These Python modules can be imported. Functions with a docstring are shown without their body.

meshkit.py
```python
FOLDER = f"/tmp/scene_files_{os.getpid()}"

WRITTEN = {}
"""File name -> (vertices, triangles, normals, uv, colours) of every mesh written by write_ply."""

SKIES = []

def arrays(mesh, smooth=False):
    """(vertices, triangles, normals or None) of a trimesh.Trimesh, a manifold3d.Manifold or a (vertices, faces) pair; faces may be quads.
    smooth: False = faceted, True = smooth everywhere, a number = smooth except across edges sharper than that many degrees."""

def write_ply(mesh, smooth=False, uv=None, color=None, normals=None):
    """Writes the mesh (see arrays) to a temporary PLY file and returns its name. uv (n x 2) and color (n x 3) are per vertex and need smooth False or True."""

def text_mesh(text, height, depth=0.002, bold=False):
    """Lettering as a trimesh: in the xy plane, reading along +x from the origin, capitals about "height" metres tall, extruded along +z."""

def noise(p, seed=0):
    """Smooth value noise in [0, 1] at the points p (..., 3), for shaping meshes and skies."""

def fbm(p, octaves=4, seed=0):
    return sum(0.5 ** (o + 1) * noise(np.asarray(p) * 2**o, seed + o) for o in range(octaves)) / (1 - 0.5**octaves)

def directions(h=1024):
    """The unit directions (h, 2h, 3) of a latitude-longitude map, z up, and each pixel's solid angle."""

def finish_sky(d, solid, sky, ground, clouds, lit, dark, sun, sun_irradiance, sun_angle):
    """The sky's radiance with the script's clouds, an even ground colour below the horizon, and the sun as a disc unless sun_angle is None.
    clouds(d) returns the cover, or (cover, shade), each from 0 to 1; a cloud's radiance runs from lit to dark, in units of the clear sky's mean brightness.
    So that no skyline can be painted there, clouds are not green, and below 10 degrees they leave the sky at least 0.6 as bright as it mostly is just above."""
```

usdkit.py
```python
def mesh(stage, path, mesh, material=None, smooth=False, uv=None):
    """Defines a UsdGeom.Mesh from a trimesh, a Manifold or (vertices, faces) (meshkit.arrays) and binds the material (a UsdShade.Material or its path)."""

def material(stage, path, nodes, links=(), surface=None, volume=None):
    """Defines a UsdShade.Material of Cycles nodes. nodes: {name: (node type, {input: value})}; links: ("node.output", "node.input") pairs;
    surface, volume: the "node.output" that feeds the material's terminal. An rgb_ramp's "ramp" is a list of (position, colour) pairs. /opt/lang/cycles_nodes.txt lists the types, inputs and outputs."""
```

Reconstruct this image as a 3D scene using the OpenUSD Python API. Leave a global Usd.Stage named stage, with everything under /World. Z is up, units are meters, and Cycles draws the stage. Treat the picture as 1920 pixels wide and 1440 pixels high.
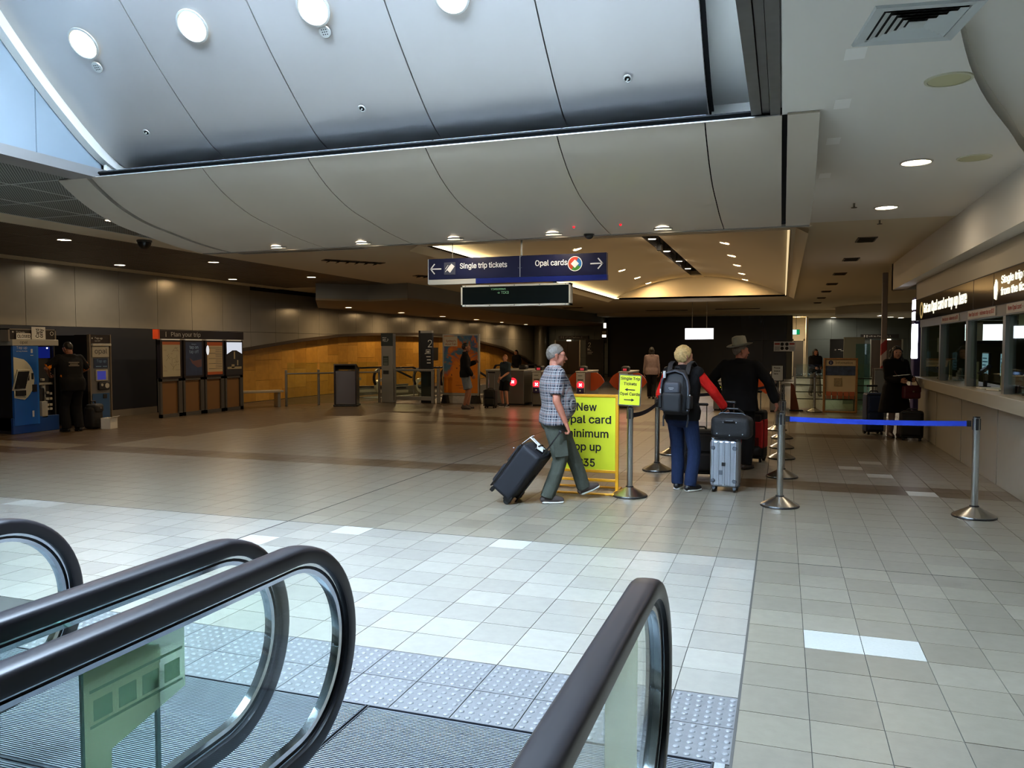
import math, random
import numpy as np, trimesh, manifold3d as m3, usdkit, meshkit
from pxr import Usd, UsdGeom, UsdLux, UsdShade, Gf, Sdf, Vt
from shapely.geometry import Polygon, box as sbox
import shapely
rng = random.Random(7)
stage = Usd.Stage.CreateInMemory()
UsdGeom.SetStageUpAxis(stage, 'Z'); UsdGeom.SetStageMetersPerUnit(stage, 1.0)
UsdGeom.Xform.Define(stage, '/World'); UsdGeom.Scope.Define(stage, '/World/Looks')
# ---------------------------------------------------------------- camera
EYE = np.array([0.0, 0.0, 1.63]); YAW, PITCH, FPX = math.radians(18.94), math.radians(2.66), 1480.0
cam = UsdGeom.Camera.Define(stage, '/World/camera')
_f = np.array([-math.sin(YAW)*math.cos(PITCH), math.cos(YAW)*math.cos(PITCH), -math.sin(PITCH)])
_r = np.array([math.cos(YAW), math.sin(YAW), 0.0]); _u = np.cross(_r, _f)
_m = np.eye(4); _m[0, :3], _m[1, :3], _m[2, :3], _m[3, :3] = _r, _u, -_f, EYE
cam.AddTransformOp().Set(Gf.Matrix4d(_m.tolist()))
cam.CreateHorizontalApertureAttr(36.0); cam.CreateVerticalApertureAttr(27.0)
cam.CreateFocalLengthAttr(36.0*FPX/1920); cam.CreateClippingRangeAttr(Gf.Vec2f(0.05, 500))
EXPOSURE = 0.0
cam.CreateExposureAttr(EXPOSURE)
# ---------------------------------------------------------------- daylight (overcast sky through the roof light over the escalators)
sky = UsdLux.DomeLight.Define(stage, '/World/sky_light')
sky.CreateIntensityAttr(15.5); sky.CreateColorAttr(Gf.Vec3f(0.60, 0.78, 1.0))
LAMP = 320.0          # strength of every ceiling lamp's lens
COVE = 190.0
# ---------------------------------------------------------------- helpers
def lin(c):
    c = np.asarray(c, float)/255.0
    return tuple(np.where(c <= 0.04045, c/12.92, ((c+0.055)/1.055)**2.4))
LOOKS = {}
def mat(name, rgb, rough=0.5, metal=0.0, spec=0.5, noise=None, bump=None, emit=0.0, emit_rgb=None, **kw):
    """rgb is sRGB 0-255. noise=(scale, amount): mottling; bump=(scale, strength)."""
    if name in LOOKS: return LOOKS[name]
    base = lin(rgb)
    p = {'base_color': base, 'roughness': rough, 'metallic': metal, 'specular_ior_level': spec, **kw}
    if emit: p['emission_color'] = lin(emit_rgb) if emit_rgb is not None else base; p['emission_strength'] = emit
    nodes, links = {'p': ('principled_bsdf', p)}, []
    if noise or bump: nodes['tc'] = ('texture_coordinate', {})
    if noise:
        s, a = noise
        nodes['n'] = ('noise_texture', {'scale': s, 'detail': 4.0, 'roughness': 0.6})
        nodes['r'] = ('rgb_ramp', {'ramp': [(0.3, tuple(np.array(base)*(1-a))), (0.7, tuple(np.minimum(np.array(base)*(1+a), 1)))]})
        links += [('tc.object', 'n.vector'), ('n.fac', 'r.fac'), ('r.color', 'p.base_color')]
    if bump:
        nodes['nb'] = ('noise_texture', {'scale': bump[0], 'detail': 3.0}); nodes['b'] = ('bump', {'strength': bump[1], 'distance': 0.01})
        links += [('tc.object', 'nb.vector'), ('nb.fac', 'b.height'), ('b.normal', 'p.normal')]
    LOOKS[name] = usdkit.material(stage, '/World/Looks/'+name, nodes, links, surface='p.BSDF')
    return LOOKS[name]
def emit(name, rgb, strength):
    if name not in LOOKS:
        LOOKS[name] = usdkit.material(stage, '/World/Looks/'+name, {'e': ('emission', {'color': lin(rgb), 'strength': float(strength)})}, [], surface='e.emission')
    return LOOKS[name]
def glass(name, tint, refl=0.6):
    if name not in LOOKS:
        LOOKS[name] = usdkit.material(stage, '/World/Looks/'+name, {'t': ('transparent_bsdf', {'color': tint}), 'g': ('glossy_bsdf', {'color': (0.9, 0.95, 0.95), 'roughness': 0.03}),
            'f': ('layer_weight', {'blend': 0.5}), 'pw': ('math', {'math_type': 'power', 'value2': 4.0}), 'ma': ('math', {'math_type': 'multiply_add', 'value2': refl, 'value3': 0.035}), 'm': ('mix_closure', {})},
            [('f.facing', 'pw.value1'), ('pw.value', 'ma.value1'), ('ma.value', 'm.fac'), ('t.BSDF', 'm.closure1'), ('g.BSDF', 'm.closure2')], surface='m.closure')
    return LOOKS[name]
USED = {}
def path_of(name, parent=None):
    base = (str(parent.GetPath()) if parent else '/World') + '/' + name
    n = USED.get(base, -1) + 1; USED[base] = n
    return base if n == 0 else f'{base}_{n:03d}'
def data(prim, label=None, cat=None, group=None, kind=None):
    for k, v in (('label', label), ('category', cat), ('group', group), ('kind', kind)):
        if v: prim.SetCustomDataByKey(k, v)
    return prim
class MB:
    """collects shapes into one mesh"""
    def __init__(s): s.v, s.f, s.n = [], [], 0
    def add(s, v, f):
        v, f = np.asarray(v, float), np.asarray(f, int)
        if f.shape[1] == 4: f = np.vstack([f[:, [0, 1, 2]], f[:, [0, 2, 3]]])
        s.v.append(v); s.f.append(f+s.n); s.n += len(v); return s
    def tm(s, m): return s.add(m.vertices, m.faces)
    def box(s, x0, x1, y0, y1, z0, z1):
        x0, x1 = sorted((x0, x1)); y0, y1 = sorted((y0, y1)); z0, z1 = sorted((z0, z1))
        v = [(x, y, z) for x in (x0, x1) for y in (y0, y1) for z in (z0, z1)]
        f = [(0, 1, 3, 2), (4, 6, 7, 5), (0, 4, 5, 1), (2, 3, 7, 6), (0, 2, 6, 4), (1, 5, 7, 3)]
        return s.add(v, f)
    def rbox(s, x0, x1, y0, y1, z0, z1, r=0.01, k=3):
        x0, x1 = sorted((x0, x1)); y0, y1 = sorted((y0, y1)); z0, z1 = sorted((z0, z1))
        r = min(r, (x1-x0)/2.01, (y1-y0)/2.01, (z1-z0)/2.01)
        t = trimesh.creation.icosphere(subdivisions=1, radius=r)
        pts = np.vstack([t.vertices+np.array(c) for c in [(x, y, z) for x in (x0+r, x1-r) for y in (y0+r, y1-r) for z in (z0+r, z1-r)]])
        return s.tm(trimesh.convex.convex_hull(pts))
    def obox(s, c, ax, half):
        ax = [np.asarray(a, float)/np.linalg.norm(a) for a in ax]
        v = [np.asarray(c, float)+sum(q*h*a for q, h, a in zip(sg, half, ax)) for sg in [(i, j, k) for i in (-1, 1) for j in (-1, 1) for k in (-1, 1)]]
        f = [(0, 1, 3, 2), (4, 6, 7, 5), (0, 4, 5, 1), (2, 3, 7, 6), (0, 2, 6, 4), (1, 5, 7, 3)]
        return s.add(v, f)
    def cyl(s, p0, p1, r0, r1=None, n=16, cap=True):
        p0, p1 = np.asarray(p0, float), np.asarray(p1, float); r1 = r0 if r1 is None else r1
        d = p1-p0; d = d/np.linalg.norm(d); a = np.cross(d, (0, 0, 1) if abs(d[2]) < .9 else (1, 0, 0)); a /= np.linalg.norm(a); b = np.cross(d, a)
        t = np.arange(n)*2*math.pi/n; ring = np.cos(t)[:, None]*a+np.sin(t)[:, None]*b
        v = np.vstack([p0+ring*r0, p1+ring*r1, [p0], [p1]]); i = np.arange(n); j = (i+1) % n
        f = [np.stack([i, j, j+n], 1), np.stack([i, j+n, i+n], 1)]
        if cap: f += [np.stack([j, i, np.full(n, 2*n)], 1), np.stack([i+n, j+n, np.full(n, 2*n+1)], 1)]
        return s.add(v, np.vstack(f))
    def lathe(s, prof, c=(0, 0, 0), n=32):
        """prof: (r, z) from bottom to top; closed when it starts and ends on the axis"""
        prof = np.asarray(prof, float); t = np.arange(n)*2*math.pi/n; k = len(prof)
        v = np.array([[c[0]+r*math.cos(a), c[1]+r*math.sin(a), c[2]+z] for r, z in prof for a in t]); f = []
        for i in range(k-1):
            for j in range(n):
                a, b = i*n+j, i*n+(j+1) % n
                f += [(a, b, b+n), (a, b+n, a+n)]
        return s.add(v, f)
    def prism(s, poly, to3, depth):
        """poly: shapely polygon; to3(u, v, w) maps plane coordinates and depth w to space"""
        for g in getattr(poly, 'geoms', [poly]):
            if g.is_empty: continue
            m = trimesh.creation.extrude_polygon(g, depth, engine='earcut')
            v = np.array([to3(*p) for p in m.vertices]); f = m.faces
            a = np.array([to3(1, 0, 0), to3(0, 1, 0), to3(0, 0, 1)])-np.array(to3(0, 0, 0))
            if np.linalg.det(a) < 0: f = f[:, ::-1]
            s.add(v, f)
        return s
    def sweep(s, pts, prof, up=(0, 0, 1), closed=False, caps=True):
        """profile (k x 2: side, up) along a path; side = tangent x up"""
        pts = np.asarray(pts, float); prof = np.asarray(prof, float); n, k = len(pts), len(prof)
        tan = np.gradient(pts, axis=0) if not closed else np.roll(pts, -1, 0)-np.roll(pts, 1, 0)
        tan /= np.linalg.norm(tan, axis=1)[:, None]; up = np.asarray(up, float)
        side = np.cross(tan, up) if up.ndim == 1 else None
        side /= np.linalg.norm(side, axis=1)[:, None]; nu = np.cross(side, tan)
        v = (pts[:, None]+prof[None, :, :1]*side[:, None]+prof[None, :, 1:]*nu[:, None]).reshape(-1, 3); f = []
        for i in range(n if closed else n-1):
            i2 = (i+1) % n
            for j in range(k):
                j2 = (j+1) % k; f.append((i*k+j, i*k+j2, i2*k+j2, i2*k+j))
        s.add(v, f)
        if caps and not closed:
            for i, rev in ((0, 1), (n-1, 0)):
                c = s.n; s.v.append(np.vstack([v[i*k:(i+1)*k], [v[i*k:(i+1)*k].mean(0)]]))
                t = [(c+j, c+(j+1) % k, c+k) for j in range(k)]
                s.f.append(np.array([x[::-1] if rev else x for x in t])); s.n += k+1
        return s
    def tube(s, pts, r, n=10):
        t = np.arange(n)*2*math.pi/n
        pts = np.asarray(pts, float); d = pts[-1]-pts[0]
        up = (0, 0, 1) if abs(d[2]) < 0.8*np.linalg.norm(d)+1e-9 else (0.3, 1, 0)
        return s.sweep(pts, np.stack([r*np.cos(t), r*np.sin(t)], 1), up=up)
    def text(s, txt, o, right, up, h, w=None, depth=0.003, bold=False, center=False):
        m = meshkit.text_mesh(txt, h, depth, bold); v = np.array(m.vertices); span = v[:, 0].max()-v[:, 0].min()
        if w: v[:, 0] *= w/span; span = w
        if center: v[:, 0] -= span/2
        R, U = np.asarray(right, float), np.asarray(up, float); N = np.cross(R, U)
        return s.add(np.asarray(o, float)+v[:, :1]*R+v[:, 1:2]*U+v[:, 2:]*N, m.faces)
    def mesh(s): return np.vstack(s.v), np.vstack(s.f)
    def move(s, d): s.v = [v+np.asarray(d) for v in s.v]; return s
def put(name, mb, m, parent=None, smooth=30, label=None, kind=None):
    geo = mb.mesh() if isinstance(mb, MB) else mb
    pr = usdkit.mesh(stage, path_of(name, parent), geo, m, smooth=smooth).GetPrim()
    return data(pr, label=label, kind=kind)
def thing(name, label, cat, loc=(0, 0, 0), rz=0.0, group=None):
    x = UsdGeom.Xform.Define(stage, path_of(name)); x.AddTranslateOp().Set(Gf.Vec3d(*map(float, loc)))
    if rz: x.AddRotateZOp().Set(float(rz))
    return data(x.GetPrim(), label, cat, group)
def single(name, mb, m, label, cat, group=None, smooth=30, kind=None):
    return data(put(name, mb, m, None, smooth), label, cat, group, kind)
def struct(name, mb=None, m=None, smooth=30, label=None):
    if mb is None:
        p = UsdGeom.Xform.Define(stage, path_of(name)).GetPrim()
    else: p = put(name, mb, m, None, smooth)
    return data(p, kind='structure', label=label)
def dup(src, loc, rz=0.0, label=None, group=None):
    was = src.GetCustomData()
    t = thing(src.GetName().rstrip('0123456789').rstrip('_') if src.GetName()[-3:].isdigit() else src.GetName(), label or was.get('label'), was.get('category'), loc, rz, group or was.get('group'))
    t.GetReferences().AddInternalReference(src.GetPath()); t.SetInstanceable(True)
    return t
X3, Y3, Z3 = np.eye(3)
def arc(cx, cy, r, a0, a1, n): return [(cx+r*math.cos(math.radians(a)), cy+r*math.sin(math.radians(a))) for a in np.linspace(a0, a1, n)]
# ================================================================ floor
CZ = 3.42                                    # main ceiling height
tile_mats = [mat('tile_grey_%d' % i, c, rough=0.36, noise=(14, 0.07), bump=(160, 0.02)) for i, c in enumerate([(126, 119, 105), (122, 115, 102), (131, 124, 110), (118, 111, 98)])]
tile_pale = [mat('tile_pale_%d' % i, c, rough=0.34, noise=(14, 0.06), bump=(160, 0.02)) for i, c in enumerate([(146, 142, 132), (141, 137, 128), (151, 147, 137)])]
tile_white = mat('tile_white', (178, 178, 170), rough=0.34, noise=(60, 0.05))
tile_brown = mat('tile_brown', (86, 72, 55), rough=0.34, noise=(14, 0.08))
floor = struct('floor')
put('grout_bed', MB().box(-15.2, 9, -8, 50, -0.08, -0.004), mat('grout', (70, 68, 63), rough=0.9), floor)
GX0 = -0.166
def brown_at(x, y):
    if 9.7 < y < 10.3 and x > -10.9: return True
    if x < -10.75-max(0, y-10)*0 + max(0, y-10.2)*0.22 and y > 10.3: return x < -10.8+(y-10.2)*0.2
    if x < -11.0 and 8.9 < y < 9.6: return True
    d = math.hypot(x+4.5, y-24.0)                    # a ring band in front of the ticket gates
    if 7.0 < d < 7.7 and y < 20: return True
    if 15.2 < y < 15.8 and x > -9: return True
    if 20.3 < y < 22.5 and x > -8: return True
    return False
WHITES = [(0.29, 4.73), (0.57, 4.74), (-2.16, 6.17), (-3.64, 6.13), (-4.21, 5.5), (-7.13, 6.01), (-7.62, 6.05), (0.87, 11.41), (1.23, 12.0), (1.21, 10.84), (1.5, 9.62)]
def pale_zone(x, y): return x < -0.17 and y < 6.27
def in_view(x, y):
    d = np.array([x, y, 0])-EYE; w = d@_f
    if w < 0.5: return 0
    px, py = 960+FPX*(d@_r)/w, 720-FPX*(d@_u)/w
    return (-40 < px < 1960 and py < 1480)
tiles = []
for i in range(-49, 31):
    x0 = GX0+0.3*i
    rowsL = [3.74+0.281*k for k in range(9)]; rowsL = [-1.0+0.297*k for k in range(14)]+[3.745+0.2806*k for k in range(9)]+[6.27+0.3*k for k in range(140)]
    rowsR = [6.27-0.294*k for k in range(25)][::-1][:-1]+[6.27+0.3*k for k in range(140)]
    rows = rowsR if x0 > GX0-0.01 else [y for y in rowsL if y > 3.7]
    for y0, y1 in zip(rows, rows[1:]):
        if y0 > 46 or x0+0.3 > 8.9 or y1-y0 > 0.32: continue
        tiles.append((x0+0.002, x0+0.298, y0+0.002, y1-0.002))
def wht(t): return any(t[0]-.003 < x < t[1]+.003 and t[2]-.003 < y < t[3]+.003 for x, y in WHITES)
def size(t):
    x, y = (t[0]+t[1])/2, (t[2]+t[3])/2
    if not in_view(x, y): return 0
    if -3.0 < x < -0.3 and y < 3.8: return 0
    return 1.0/(x*x+y*y+2.6)**1.5
order = sorted(range(len(tiles)), key=lambda k: -size(tiles[k]))
near = order[:300]
for k in near:
    t = tiles[k]; x, y = (t[0]+t[1])/2, (t[2]+t[3])/2; w = wht(t)
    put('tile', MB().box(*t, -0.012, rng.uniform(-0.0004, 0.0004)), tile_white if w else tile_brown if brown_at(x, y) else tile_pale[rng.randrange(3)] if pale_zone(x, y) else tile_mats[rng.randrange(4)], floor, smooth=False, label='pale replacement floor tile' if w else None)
rest = MB(); tone = []
for k in order[300:]:
    t = tiles[k]; x, y = (t[0]+t[1])/2, (t[2]+t[3])/2
    rest.box(*t, -0.012, 0.0)
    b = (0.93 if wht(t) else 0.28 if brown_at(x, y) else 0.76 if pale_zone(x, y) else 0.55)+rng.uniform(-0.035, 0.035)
    tone += [b]*8
LOOKS['tile_field'] = usdkit.material(stage, '/World/Looks/tile_field', {'a': ('attribute', {'attribute': 'tone'}), 'tc': ('texture_coordinate', {}), 'n': ('noise_texture', {'scale': 14.0, 'detail': 4.0}),
    'mu': ('math', {'math_type': 'multiply_add', 'value2': 0.10, 'value3': -0.05}), 'ad': ('math', {'math_type': 'add'}),
    'r': ('rgb_ramp', {'ramp': [(0.0, lin((76, 64, 50))), (0.28, lin((86, 72, 55))), (0.52, lin((122, 115, 101))), (0.6, lin((127, 120, 106))), (0.70, lin((141, 137, 128))), (0.8, lin((151, 147, 137))), (1.0, lin((178, 178, 170)))]}),
    'p': ('principled_bsdf', {'roughness': 0.34})}, [('tc.object', 'n.vector'), ('n.fac', 'mu.value1'), ('a.fac', 'ad.value1'), ('mu.value', 'ad.value2'), ('ad.value', 'r.fac'), ('r.color', 'p.base_color')], surface='p.BSDF')
field = put('tile_field', rest, LOOKS['tile_field'], floor, smooth=False, kind='stuff', label='the smaller floor tiles of the far hall')
UsdGeom.PrimvarsAPI(field).CreatePrimvar('tone', Sdf.ValueTypeNames.FloatArray, 'vertex').Set(Vt.FloatArray(tone))
steel = mat('brushed_steel', (176, 176, 172), rough=0.28, metal=1.0)
put('expansion_joint', MB().box(-0.175, -0.163, -1, 40, -0.01, 0.0008), mat('joint_metal', (74, 72, 68), rough=0.6), floor)
put('expansion_joint', MB().box(-14.7, 2.4, 6.262, 6.272, -0.01, 0.0005), mat('joint_dark', (70, 68, 64), rough=0.8), floor)
put('expansion_joint', MB().box(-4.38, -4.366, 3.75, 15, -0.01, 0.0005), LOOKS['joint_dark'], floor)
# warning tiles with raised studs in front of the escalators
tact = mat('warning_tile', (110, 110, 111), rough=0.5, noise=(30, 0.08))
stud_m = mat('warning_stud', (128, 129, 130), rough=0.35)
stud = trimesh.creation.revolve([(0, 0.0058), (0.009, 0.0052), (0.0125, 0.003), (0.0145, 0.0)], sections=10)
for i in range(-14, 0):
    for j, (a, b) in enumerate(((3.125, 3.425), (3.43, 3.74))):
        x0 = GX0+0.3*i+0.002
        w = put('warning_tile', MB().box(x0, x0+0.295, a, b, -0.012, 0.0005), tact, floor, smooth=False)
        s = MB()
        for u in range(6):
            for v in range(6): s.add(stud.vertices+np.array([x0+0.025+u*0.049, a+0.028+v*0.05, 0.0005]), stud.faces)
        put('studs', s, stud_m, w, smooth=40, kind='stuff')
# ================================================================ left wall
panel_m = mat('wall_panel_grey', (148, 144, 134), rough=0.26, metal=0.3, noise=(3, 0.04))
back_m = mat('wall_backing', (26, 26, 28), rough=0.9)
yellow_m = [mat('stone_yellow_%d' % i, c, rough=0.35, noise=(5, 0.10)) for i, c in enumerate([(196, 146, 62), (188, 138, 56), (204, 154, 70)])]
WX = -14.77
wl = struct('wall_left')
archc = [(17.3, 1.36), (19.14, 1.57), (21.86, 1.85), (24.46, 2.05), (26.4, 2.12), (30.5, 2.2), (33.6, 2.2), (38, 1.91), (41.6, 1.61), (42.8, 1.42), (45.6, 1.0), (47.5, 0.5), (47.5, 0), (17.3, 0)]
arch_poly = Polygon(archc)
put('backing', MB().prism(sbox(-8, 0, 47.7, 4.6).difference(arch_poly), lambda u, v, w: (WX-0.06-w, u, v), 0.2), back_m, wl)
YJ = [12.18-1.21*k for k in range(17, 0, -1)]+[12.18+1.21*k for k in range(0, 30)]
for a, b in zip(YJ, YJ[1:]):
    b = min(b, 47.68)
    if a >= 47: break
    put('wall_panel', MB().box(WX-0.05, WX, a+0.005, b-0.005, 2.085, CZ if b < 20.4 else 3.3), panel_m, wl, smooth=False)
    if a > 15.5:
        pl = sbox(a+0.005, 0.005, b-0.005, 2.075).difference(arch_poly.buffer(0.03))
        if pl.area > 0.02: put('wall_panel', MB().prism(pl, lambda u, v, w: (WX-w, u, v), 0.05), panel_m, wl, smooth=False)
put('dark_panel', MB().box(WX-0.05, WX+0.004, -8, 15.72, 0.17, 2.08), mat('navy_panel', (30, 33, 42), rough=0.55), wl, label='dark navy painted wall panel')
put('skirting', MB().box(WX-0.05, WX+0.012, -8, 15.72, 0.0, 0.165), mat('skirting_stone', (120, 112, 100), rough=0.5), wl)
edge = [(WX+0.01, y, z) for y, z in archc[:12]]
put('arch_edge', MB().sweep(edge, [(-0.02, -0.05), (0.36, -0.05), (0.36, 0.03), (-0.02, 0.03)], up=(1, 0, 0)) if False else MB().prism(Polygon(archc[:12]).buffer(0) if False else shapely.LineString(archc[:12]).buffer(0.05, cap_style=2), lambda u, v, w: (WX+0.012-w, u, v), 0.34), mat('arch_trim', (58, 46, 34), rough=0.4), wl, label='dark curved trim over the yellow stone recess')
for i in range(0, 45):
    y0 = 17.3+0.672*i
    if y0 > 46.8: break
    off = rng.choice((0, 0.2, 0.35, 0.5))
    for z0, z1 in zip([0]+[off+0.12+0.62*k for k in range(5)], [off+0.12+0.62*k for k in range(6)]):
        if z0 > 2.22 or z1-z0 < 0.05: continue
        p = sbox(y0+0.003, z0+0.003, y0+0.669, min(z1, 2.25)-0.003).intersection(arch_poly.buffer(0.02))
        if p.area > 0.01: put('stone_tile', MB().prism(p, lambda u, v, w: (WX-0.27-w, u, v), 0.03), yellow_m[rng.randrange(3)], wl, smooth=False)
put('outer_skin', MB().box(-15.4, -15.2, -8.2, 48, -0.1, 4.8), back_m, wl)  # added unseen shell that stops sky light leaking in through the gaps
put('recess_backing', MB().box(WX-0.36, WX-0.31, 17, 47.7, 0, 2.4), back_m, wl)
# ================================================================ far end of the hall
wb = struct('wall_back')
blk = mat('wall_black', (13, 13, 17), rough=0.3)
navy = mat('wall_navy', (30, 35, 46), rough=0.3, noise=(1.5, 0.06))
put('core_wall', MB().box(-9.16, -2.13, 43.02, 45, 0, 3.3), blk, wb, label='black glossy wall')
for x0, x1 in ((-2.13, -0.98), (-0.98, 0.16)):
    for z0, z1 in ((0, 1.98), (1.99, 3.3)): put('wall_panel', MB().box(x0+.006, x1-.006, 42.99, 45, z0, z1), navy, wb, smooth=False, label='dark blue-grey wall panel')
put('corner_panel', MB().box(0.16, 0.44, 43.05, 45, 0, 3.3), mat('corner_olive', (64, 62, 52), rough=0.3), wb)
teal = mat('wall_teal_grey', (92, 102, 104), rough=0.28, metal=0.3)
put('backing', MB().box(-15.4, 9, 47.76, 47.9, -0.1, 4.8), back_m, wb)
for x0, x1 in [(-14.76+1.25*k, -14.76+1.25*(k+1)) for k in range(5)]+[(1.25+1.3*k, 1.25+1.3*(k+1)) for k in range(6)]:
    for z0, z1 in ((0.0, 0.98), (0.99, 2.08), (2.09, 3.4)): put('wall_panel', MB().box(x0+.006, x1-.006, 47.7, 47.75, z0, z1), teal, wb, smooth=False)
put('column_cover', MB().cyl((-14.35, 47.35, 0), (-14.35, 47.35, 3.4), 0.42, n=28), mat('column_grey', (150, 148, 138), rough=0.3, metal=0.4), wb, label='rounded light grey corner column')
cream = mat('plaster_cream', (206, 196, 172), rough=0.8)
put('corridor_wall', MB().box(0.44, 1.25, 47.66, 47.76, 2.1, 3.4).box(1.15, 1.25, 45, 47.7, 0, 3.4).box(0.44, 0.47, 45, 47.7, 0, 3.4), cream, wb, label='cream wall over the exit doorway')
wr = struct('wall_right')
put('outer_skin', MB().box(8.9, 9, -8.2, 48, -0.1, 4.8), back_m, wr)  # same kind of added unseen shell, shuts the sky out on this side
put('plain_wall', MB().box(7.6, 7.7, -8, 47.8, 0, 4.6), mat('olive_wall', (92, 96, 58), rough=0.7), wr)
put('end_wall', MB().box(2.6, 7.6, 17.25, 17.35, 0, 3.42), LOOKS['olive_wall'], wr)
wf = struct('wall_front', MB().box(-15, 7.7, -8.1, -8, 0, 7), mat('front_plaster', (190, 190, 186), rough=0.8))
# ================================================================ ceiling
ce = struct('ceiling')
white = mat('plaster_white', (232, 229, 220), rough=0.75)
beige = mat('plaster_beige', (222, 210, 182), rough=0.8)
alu = mat('panel_aluminium', (196, 192, 188), rough=0.38, metal=0.5, noise=(2, 0.02)); alu2 = mat('panel_soffit', (200, 190, 174), rough=0.42, metal=0.25, noise=(2, 0.02))
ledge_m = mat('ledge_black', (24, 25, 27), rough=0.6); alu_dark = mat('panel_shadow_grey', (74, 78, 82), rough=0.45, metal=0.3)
black_gap = mat('gap_black', (12, 12, 12), rough=0.9)
# unseen roof slab added to shut out the sky, open over the light well
put('roof_slab', MB().box(-15.4, -6.95, -8.2, 48, 4.6, 4.7).box(-6.95, 0.02, 7.35, 48, 4.6, 4.7).box(0.02, 9, -8.2, 48, 4.6, 4.7), cream, ce)
# light well: vault panels, left glazed wall, right and front walls
VP = [(7.32, 3.52), (6.95, 3.536), (6.69, 3.61), (6.44, 3.76), (6.18, 3.96), (5.93, 4.17), (5.72, 4.366), (5.40, 4.69), (5.14, 5.0), (4.9, 5.32)]
from scipy.interpolate import PchipInterpolator, CubicSpline
_t = np.cumsum([0]+[math.dist(a, b) for a, b in zip(VP, VP[1:])]); _s = np.linspace(0, _t[-1], 34)
vp = np.stack([CubicSpline(_t, [p[0] for p in VP])(_s), CubicSpline(_t, [p[1] for p in VP])(_s)], 1)
SP = [(6.46, 3.40), (6.58, 3.316), (6.895, 3.155), (7.29, 3.036), (7.62, 2.985), (8.11, 2.917), (8.68, 2.875)]
_t2 = np.cumsum([0]+[math.dist(a, b) for a, b in zip(SP, SP[1:])]); _s2 = np.linspace(0, _t2[-1], 20)
sp = np.stack([PchipInterpolator(_t2, [p[0] for p in SP])(_s2), PchipInterpolator(_t2, [p[1] for p in SP])(_s2)], 1)
def ribbon(prof, x0, x1, th):
    """a curved panel: profile (y, z) extruded in x with thickness th upwards"""
    prof = np.asarray(prof); d = np.gradient(prof, axis=0); nrm = np.stack([-d[:, 1], d[:, 0]], 1); nrm /= np.linalg.norm(nrm, axis=1)[:, None]
    if nrm[:, 1].mean() < 0: nrm = -nrm
    q = prof+nrm*th; n = len(prof); v = []
    for x in (x0, x1): v += [(x, y, z) for y, z in prof]+[(x, y, z) for y, z in q]
    f = []; A, B, C, D = 0, n, 2*n, 3*n
    for i in range(n-1):
        f += [(A+i, A+i+1, C+i+1, C+i), (B+i, D+i, D+i+1, B+i+1), (A+i, B+i, B+i+1, A+i+1), (C+i, C+i+1, D+i+1, D+i)]
    f += [(A, C, D, B), (A+n-1, B+n-1, D+n-1, C+n-1)]
    v, f = np.array(v), np.array(f)
    m = trimesh.Trimesh(v, np.vstack([f[:, [0, 1, 2]], f[:, [0, 2, 3]]]), process=False)
    if m.volume < 0: m.invert()
    return MB().tm(m)
PX = [-6.87, -5.45, -4.24, -3.03, -1.82, -0.61]
for a, b in zip(PX, PX[1:]): put('vault_panel', ribbon(vp, a+0.006, b-0.006, 0.05), alu, ce, smooth=40, label='pale grey metal panel curving up into the light well')
put('vault_backing', ribbon(vp+np.array([0.06, 0.06]), -6.9, -0.58, 0.02), black_gap, ce)
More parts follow.
